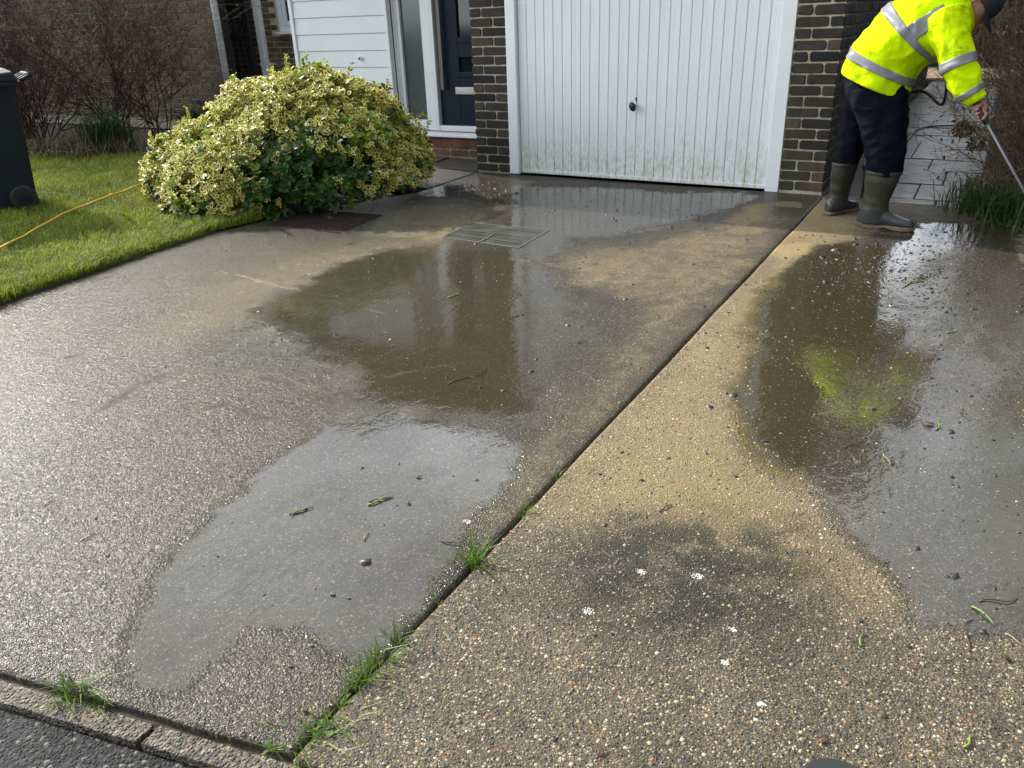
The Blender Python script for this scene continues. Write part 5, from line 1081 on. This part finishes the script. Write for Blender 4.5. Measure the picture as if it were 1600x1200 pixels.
def hand(wrist, palm, axis, thumb_side):
    """hand closed round a rod through palm with the given axis"""
    w0, p0, ax = Vector(wrist), Vector(palm), Vector(axis).normalized(); rch = (p0-w0); rch = (rch-ax*rch.dot(ax)).normalized(); up = ax.cross(rch)
    bm_.tube([w0, w0.lerp(p0, .45)+up*.004], [.027, .030], 12)
    kn = p0-rch*.006+up*.024                      # knuckle row runs along the rod
    bm_.ell(w0.lerp(kn, .62), [rch*.040, ax*.040, up*.017], 16, 10)
    for i, (o_, L) in enumerate([(-.031, .92), (-.010, 1.04), (.011, 1.0), (.031, .82)]):
        c = p0+ax*o_; pts = []; r0 = .0215
        for a in np.linspace(RAD(165), RAD(165)-RAD(255)*L, 8): pts.append(c+rch*math.cos(a)*r0*-1*-1+up*math.sin(a)*r0)
        bm_.tube([w0.lerp(kn, .7)+ax*o_*.9]+pts, [.0085, .0095, .0095, .0088, .0085, .008, .0078, .0072, .006], 10)
    c = p0+ax*thumb_side*.034
    bm_.tube([w0.lerp(p0, .35)+ax*thumb_side*.030, c-rch*.020+up*.002, c-rch*.006-up*.020+ax*thumb_side*.012, c+rch*.012-up*.022+ax*thumb_side*.018], [.013, .011, .0095, .007], 10)
LA, LB = Vector((-.088, 5.205, .792)), Vector((.455, 5.06, .045))
lax = (LB-LA).normalized()
hand((-.062, 5.20, .768), LA+lax*.075, lax, 1)
hand((-.078, 5.36, .80), LA-lax*.03+Vector((0, .0, 0)), lax, -1)
k = N('skin'); nz = k.noise(40, 4, .6, k.obj()); k.P(color=k.ramp(nz.outputs['Fac'], [(.3, (.30, .135, .095)), (.7, (.40, .20, .145))]), rough=.5); k.P(**{'Subsurface Weight': .08}); M['skin'] = k.m
person = bm_.build('person', M['skin'], smooth=True)
rm = person.modifiers.new('fuse', 'REMESH'); rm.mode = 'VOXEL'; rm.voxel_size = .0045; rm.use_smooth_shade = True
sm = person.modifiers.new('relax', 'SMOOTH'); sm.factor = .5; sm.iterations = 3
tag(person, 'person in yellow hi vis jacket, navy trousers and wellington boots bending over a lance', 'person')
# --- jacket
k = N('hi_vis_yellow_cloth'); pos = k.obj(); nz = k.noise(6, 6, .7, pos); n2 = k.noise(3.2, 4, .6, pos)
z = k.n('SeparateXYZ'); k.l(pos, z.inputs[0])
grime = k.math('MULTIPLY', k.rng(nz.outputs['Fac'], .50, .70), k.rng(z.outputs[0], -.50, -.25, .12, .75))
c = k.mix(grime, k.ramp(n2.outputs['Fac'], [(.35, (.56, .80, .0)), (.65, (.68, .90, .0))]), (.14, .17, .01))
k.P(color=c, rough=.75, spec=.08, normal=k.bump(k.noise(26, 5, .6, pos, 1.5).outputs['Fac'], .45, .012)); M['hivis'] = k.m
M['reflective'] = simple('grey_reflective_tape', (.22, .22, .235), .42, .12, 14, .25, 30)
M['navy'] = simple('navy_cloth', (.0035, .0042, .0105), .95, .35, 9, .4, 60)
M['navy'].node_tree.nodes['Principled BSDF'].inputs['Specular IOR Level'].default_value = .12
M['navy_cap'] = simple('dark_navy_cap', (.010, .012, .022), .8, .25, 20, .3, 120)
jk = MB(); V, F = loft(TORSO, 9, 56, fold_j); jk.add(V, F)
AS = limb(ARM, ARMR); AS2 = limb(ARM2, ARMR)
for A in (AS, AS2): V, F = loft(A, 9, 36, fold_j); jk.add(V, F)
V, F = loft([sec_bf((-.44, 1.372), (-.205, 1.10), YC, .215), sec_bf((-.36, 1.412), (-.178, 1.125), YC, .175), sec_bf((-.285, 1.402), (-.158, 1.15), YC, .135), sec_bf((-.238, 1.372), (-.148, 1.178), YC, .108)], 8, 44, fold_j); jk.add(V, F)   # hood bunched behind the neck
jacket = jk.build('jacket', M['hivis'], person, smooth=True)
rm = jacket.modifiers.new('fuse', 'REMESH'); rm.mode = 'VOXEL'; rm.voxel_size = .007; rm.use_smooth_shade = True
sm = jacket.modifiers.new('relax', 'SMOOTH'); sm.factor = .5; sm.iterations = 2
def strip(keys, t0, t1, **kw):
    mb = MB(); V, F = loft(keys, kw.pop('sub', 14), kw.pop('n', 72), fold_j, cap=False, t0=t0, t1=t1, off=.0035, **kw); mb.add(V, F)
    o = mb.build('reflective_strip', M['reflective'], jacket, smooth=True); so = o.modifiers.new('thick', 'SOLIDIFY'); so.thickness = .003; so.offset = -1; return o
strip(TORSO, .95, 1.36); strip(TORSO, 2.98, 3.42)
strip(TORSO, 3.42, 6.1, n=10, phi=(RAD(78), RAD(102))); strip(TORSO, 3.42, 6.1, n=10, phi=(RAD(258), RAD(282)))
for A in (AS, AS2): strip(A, 2.55, 3.10, n=44); strip(A, 4.75, 5.2, n=44)
# --- trousers
tr = MB(); V, F = loft([sec_bf((-.760, 1.0), (-.44, .87), YC, .165), sec_bf((-.785, .90), (-.445, .80), YC, .165), sec_bf((-.782, .80), (-.440, .70), YC+.02, .162), sec_bf((-.74, .70), (-.50, .64), YC+.02, .12)], 7, 44, fold_t); tr.add(V, F)
V, F = loft(limb(LEG1[:5]+[(-.492, 5.39, .325)], [(.158, .125), (.150, .122), (.133, .112), (.116, .10), (.104, .094), (.08, .08)]), 9, 40, fold_t); tr.add(V, F)
V, F = loft(limb(LEG2[:5]+[(-.748, 5.676, .325)], [(.115, .125), (.11, .12), (.092, .105), (.080, .09), (.074, .082), (.06, .065)]), 9, 40, fold_t); tr.add(V, F)
trousers = tr.build('trousers', M['navy'], person, smooth=True)
rm = trousers.modifiers.new('fuse', 'REMESH'); rm.mode = 'VOXEL'; rm.voxel_size = .007; rm.use_smooth_shade = True
sm = trousers.modifiers.new('relax', 'SMOOTH'); sm.factor = .5; sm.iterations = 2
# --- wellington boots
k = N('muddy_green_rubber'); pos = k.pos(); z = k.n('SeparateXYZ'); k.l(pos, z.inputs[0]); nz = k.noise(12, 5, .65, pos)
c = k.ramp(nz.outputs['Fac'], [(.3, (.020, .020, .012)), (.7, (.046, .042, .026))]); foot = k.rng(z.outputs[2], .09, .14, 1, 0)
c = k.mix(k.math('MULTIPLY', foot, .8), c, (.045, .052, .055)); k.P(color=c, rough=k.mix(foot, (.5, .5, .5), (.2, .2, .2)), normal=k.bump(k.noise(30, 4, .6, pos).outputs['Fac'], .2, .006)); M['boot'] = k.m
M['sole'] = simple('muddy_sole', (.16, .12, .075), .7, .35, 40, .5, 80)
def boot(heel, toe, top, ankle, rt, ra):
    heel, toe = np.array(heel), np.array(toe); d = (toe-heel)/np.linalg.norm(toe-heel); L = np.linalg.norm(toe-heel); s = np.array([-d[1], d[0], 0]); up = np.array([0, 0, 1.])
    mb = MB(); keys = []
    an, tp = np.array(ankle), np.array(top)
    for f, z_, fa, la in [(1.0, 0, rt[0], rt[1]), (.97, 0, rt[0]*.985, rt[1]*.985), (.75, 0, rt[0]*.98, rt[1]*.98), (.4, 0, ra[0]*1.0, ra[1]*1.04), (.12, 0, ra[0]*.98, ra[1]*.98), (0, 0, ra[0]*1.02, ra[1]), (-.35, 0, ra[0]*1.12, ra[1]*.98)]:
        c = an+(tp-an)*f; keys.append((*c, *(d*fa), *(s*la)))
    fw = lambda p, t, a: .004*mnoise.noise(Vector((p[0]*10, p[1]*10, p[2]*26)))
    V, F = loft(keys, 6, 32, fw); mb.add(V, F)
    # foot: sections across the length
    ft = []
    for f, hw, hh, zc in [(.0, .018, .030, .045), (.05, .034, .046, .058), (.22, .040, .055, .068), (.42, .040, .052, .066), (.60, .044, .040, .052), (.80, .047, .030, .043), (.93, .038, .024, .038), (1.0, .016, .014, .032)]:
        c = heel+d*L*f+up*zc; ft.append((*c, *(s*hw), *(up*hh)))
    V, F = loft(ft, 6, 28); mb.add(V, F); o = mb.build('boot', M['boot'], person, smooth=True)
    rm = o.modifiers.new('fuse', 'REMESH'); rm.mode = 'VOXEL'; rm.voxel_size = .006; rm.use_smooth_shade = True
    sm = o.modifiers.new('relax', 'SMOOTH'); sm.factor = .5; sm.iterations = 4
    mb = MB(); out = [(-.012, 0), (.0, .032), (.10, .042), (.3, .040), (.45, .036), (.62, .046), (.8, .052), (.93, .044), (1.01, .022), (1.025, 0)]
    prof = [(f, w_) for f, w_ in out]+[(f, -w_) for f, w_ in out[-2:0:-1]]; n = len(prof); lay = []
    for z_, g in ((.001, .94), (.006, 1.0), (.022, 1.0), (.026, .97)):
        for f, w_ in prof:
            arch = .010 if .30 < f < .50 and z_ < .01 else 0
            lay.append(heel+d*L*(.5+(f-.5)*g)+s*w_*g+up*(z_+arch))
    mb.add(lay, [(i*n+k, i*n+(k+1) % n, (i+1)*n+(k+1) % n, (i+1)*n+k) for i in range(3) for k in range(n)]+[tuple(range(n))[::-1], tuple(3*n+k for k in range(n))]); so = mb.build('sole', M['sole'], o, bevel=.002)
    mb = MB(); keys = [(*(tp+up*q), *(d*(rt[0]+e)), *(s*(rt[1]+e))) for q, e in ((-.020, .0), (-.018, .005), (-.004, .006), (.002, .002))]; V, F = loft(keys, 3, 32, fw, cap=False); mb.add(V, F); mb.build('boot_rim', M['boot'], o, smooth=True)
boot((-.566, 5.395, 0), (-.268, 5.385, 0), (-.490, 5.39, .355), (-.512, 5.40, .115), (.100, .088), (.080, .068))
boot((-.822, 5.615, 0), (-.672, 5.868, 0), (-.752, 5.672, .345), (-.772, 5.69, .115), (.088, .072), (.074, .062))
# --- cap
mb = MB(); V = []
cc_ = hc+cd*.022-fd*.004; ring_ = []
keys = [(*(cc_-cd*.002), *(fd*.108), *(sd_*.088)), (*(cc_+cd*.03), *(fd*.108), *(sd_*.089)), (*(cc_+cd*.065), *(fd*.095), *(sd_*.078)), (*(cc_+cd*.09), *(fd*.066), *(sd_*.054)), (*(cc_+cd*.100), *(fd*.02), *(sd_*.018))]
V, F = loft(keys, 5, 32); mb.add(V, F); cap = mb.build('cap', M['navy_cap'], person, smooth=True)
mb = MB(); vs = []; n = 15
for rr_, dz in ((.100, .004), (.155, -.012), (.165, -.016)):
    for i in range(n):
        a = RAD(-62+124*i/(n-1)); sc_ = (rr_-.100)*max(0, math.cos(a))**.6; vs.append(cc_+fd*(.104*math.cos(a)+sc_*1.15)+sd_*(.086*math.sin(a))+cd*(dz-.02*math.sin(a)**2*(rr_ > .1)))
mb.add(vs, [(r_*n+i, r_*n+i+1, (r_+1)*n+i+1, (r_+1)*n+i) for r_ in range(2) for i in range(n-1)]); pk = mb.build('cap_peak', M['navy_cap'], cap, smooth=True); so = pk.modifiers.new('thick', 'SOLIDIFY'); so.thickness = .004
# hair under the cap and eyes
mb = MB(); V, F = loft([(*(cc_-cd*.040-fd*.046), *(fd*.060), *(sd_*.070)), (*(cc_-cd*.015-fd*.030), *(fd*.076), *(sd_*.082)), (*(cc_+cd*.004-fd*.012), *(fd*.090), *(sd_*.084))], 5, 28); mb.add(V, F); mb.build('hair', M['rubber'], person, smooth=True)
for s in (1, -1):
    mb = MB(); mb.ell(hc+fd*.086+cd*.016+sd_*.032*s, [fd*.008, sd_*.013, cd*.006], 12, 8); mb.build('eye', M['glass_dark'], person, smooth=True)
# --- lance and hose
ln = thing('pressure_washer_lance', 'long grey metal pressure washer lance held in the right hand pointing at the grass', 'lance', tuple(LA))
mb = MB(); mb.tube([LA+lax*.12, LA+lax*.5, LB-lax*.03], .0065, 12); M['lance'] = simple('dull_lance_steel', (.17, .17, .175), .5, .15, 30, metal=.3); rel(mb.build('metal_tube', M['lance'], smooth=True), ln)
mb = MB(); mb.tube([LA-lax*.10, LA-lax*.085, LA+lax*.118, LA+lax*.155, LA+lax*.158], [.012, .0155, .0155, .0155, .010], 14); up_ = Vector((-.35, .45, .1)); mb.tube([LA-lax*.10, LA-lax*.13+up_*.10, LA-lax*.14+up_*.2], [.016, .015, .015], 12); rel(mb.build('grip', M['black_plastic'], smooth=True), ln)
mb = MB(); mb.tube([LB-lax*.035, LB-lax*.03, LB, LB+lax*.004], [.008, .012, .011, .007], 12); rel(mb.build('nozzle', M['black_plastic']), ln)
pts = [LA-lax*.14+up_*.2, Vector((-.24, 5.40, .74)), Vector((-.36, 5.50, .80)), Vector((-.50, 5.56, .74)), Vector((-.60, 5.62, .50)), Vector((-.625, 5.72, .25)), Vector((-.66, 6.0, .06)), Vector((-.72, 6.6, .012)), Vector((-.80, 7.28, .012)), Vector((-.86, 7.75, .012)), Vector((-.72, 8.4, .012)), Vector((-.66, 9.2, .012)), Vector((-.655, 9.85, .012)), Vector((-.56, 10.25, .012)), Vector((-.31, 10.40, .012)), Vector((-.10, 10.2, .012)), Vector((.25, 10.0, .012))]
q = []
for i in range(len(pts)-1):
    for s in range(8):
        t_ = s/8; g = lambda j: np.array(pts[min(max(j, 0), len(pts)-1)]); v = cr4(g(i-1), g(i), g(i+1), g(i+2), t_); v[2] = max(v[2], .012); q.append(v)
mb = MB(); mb.tube(q, .0085, 8); tag(mb.build('pressure_hose', M['black_plastic'], smooth=True), 'thin black pressure hose trailing behind the legs along the paved path', 'hose')
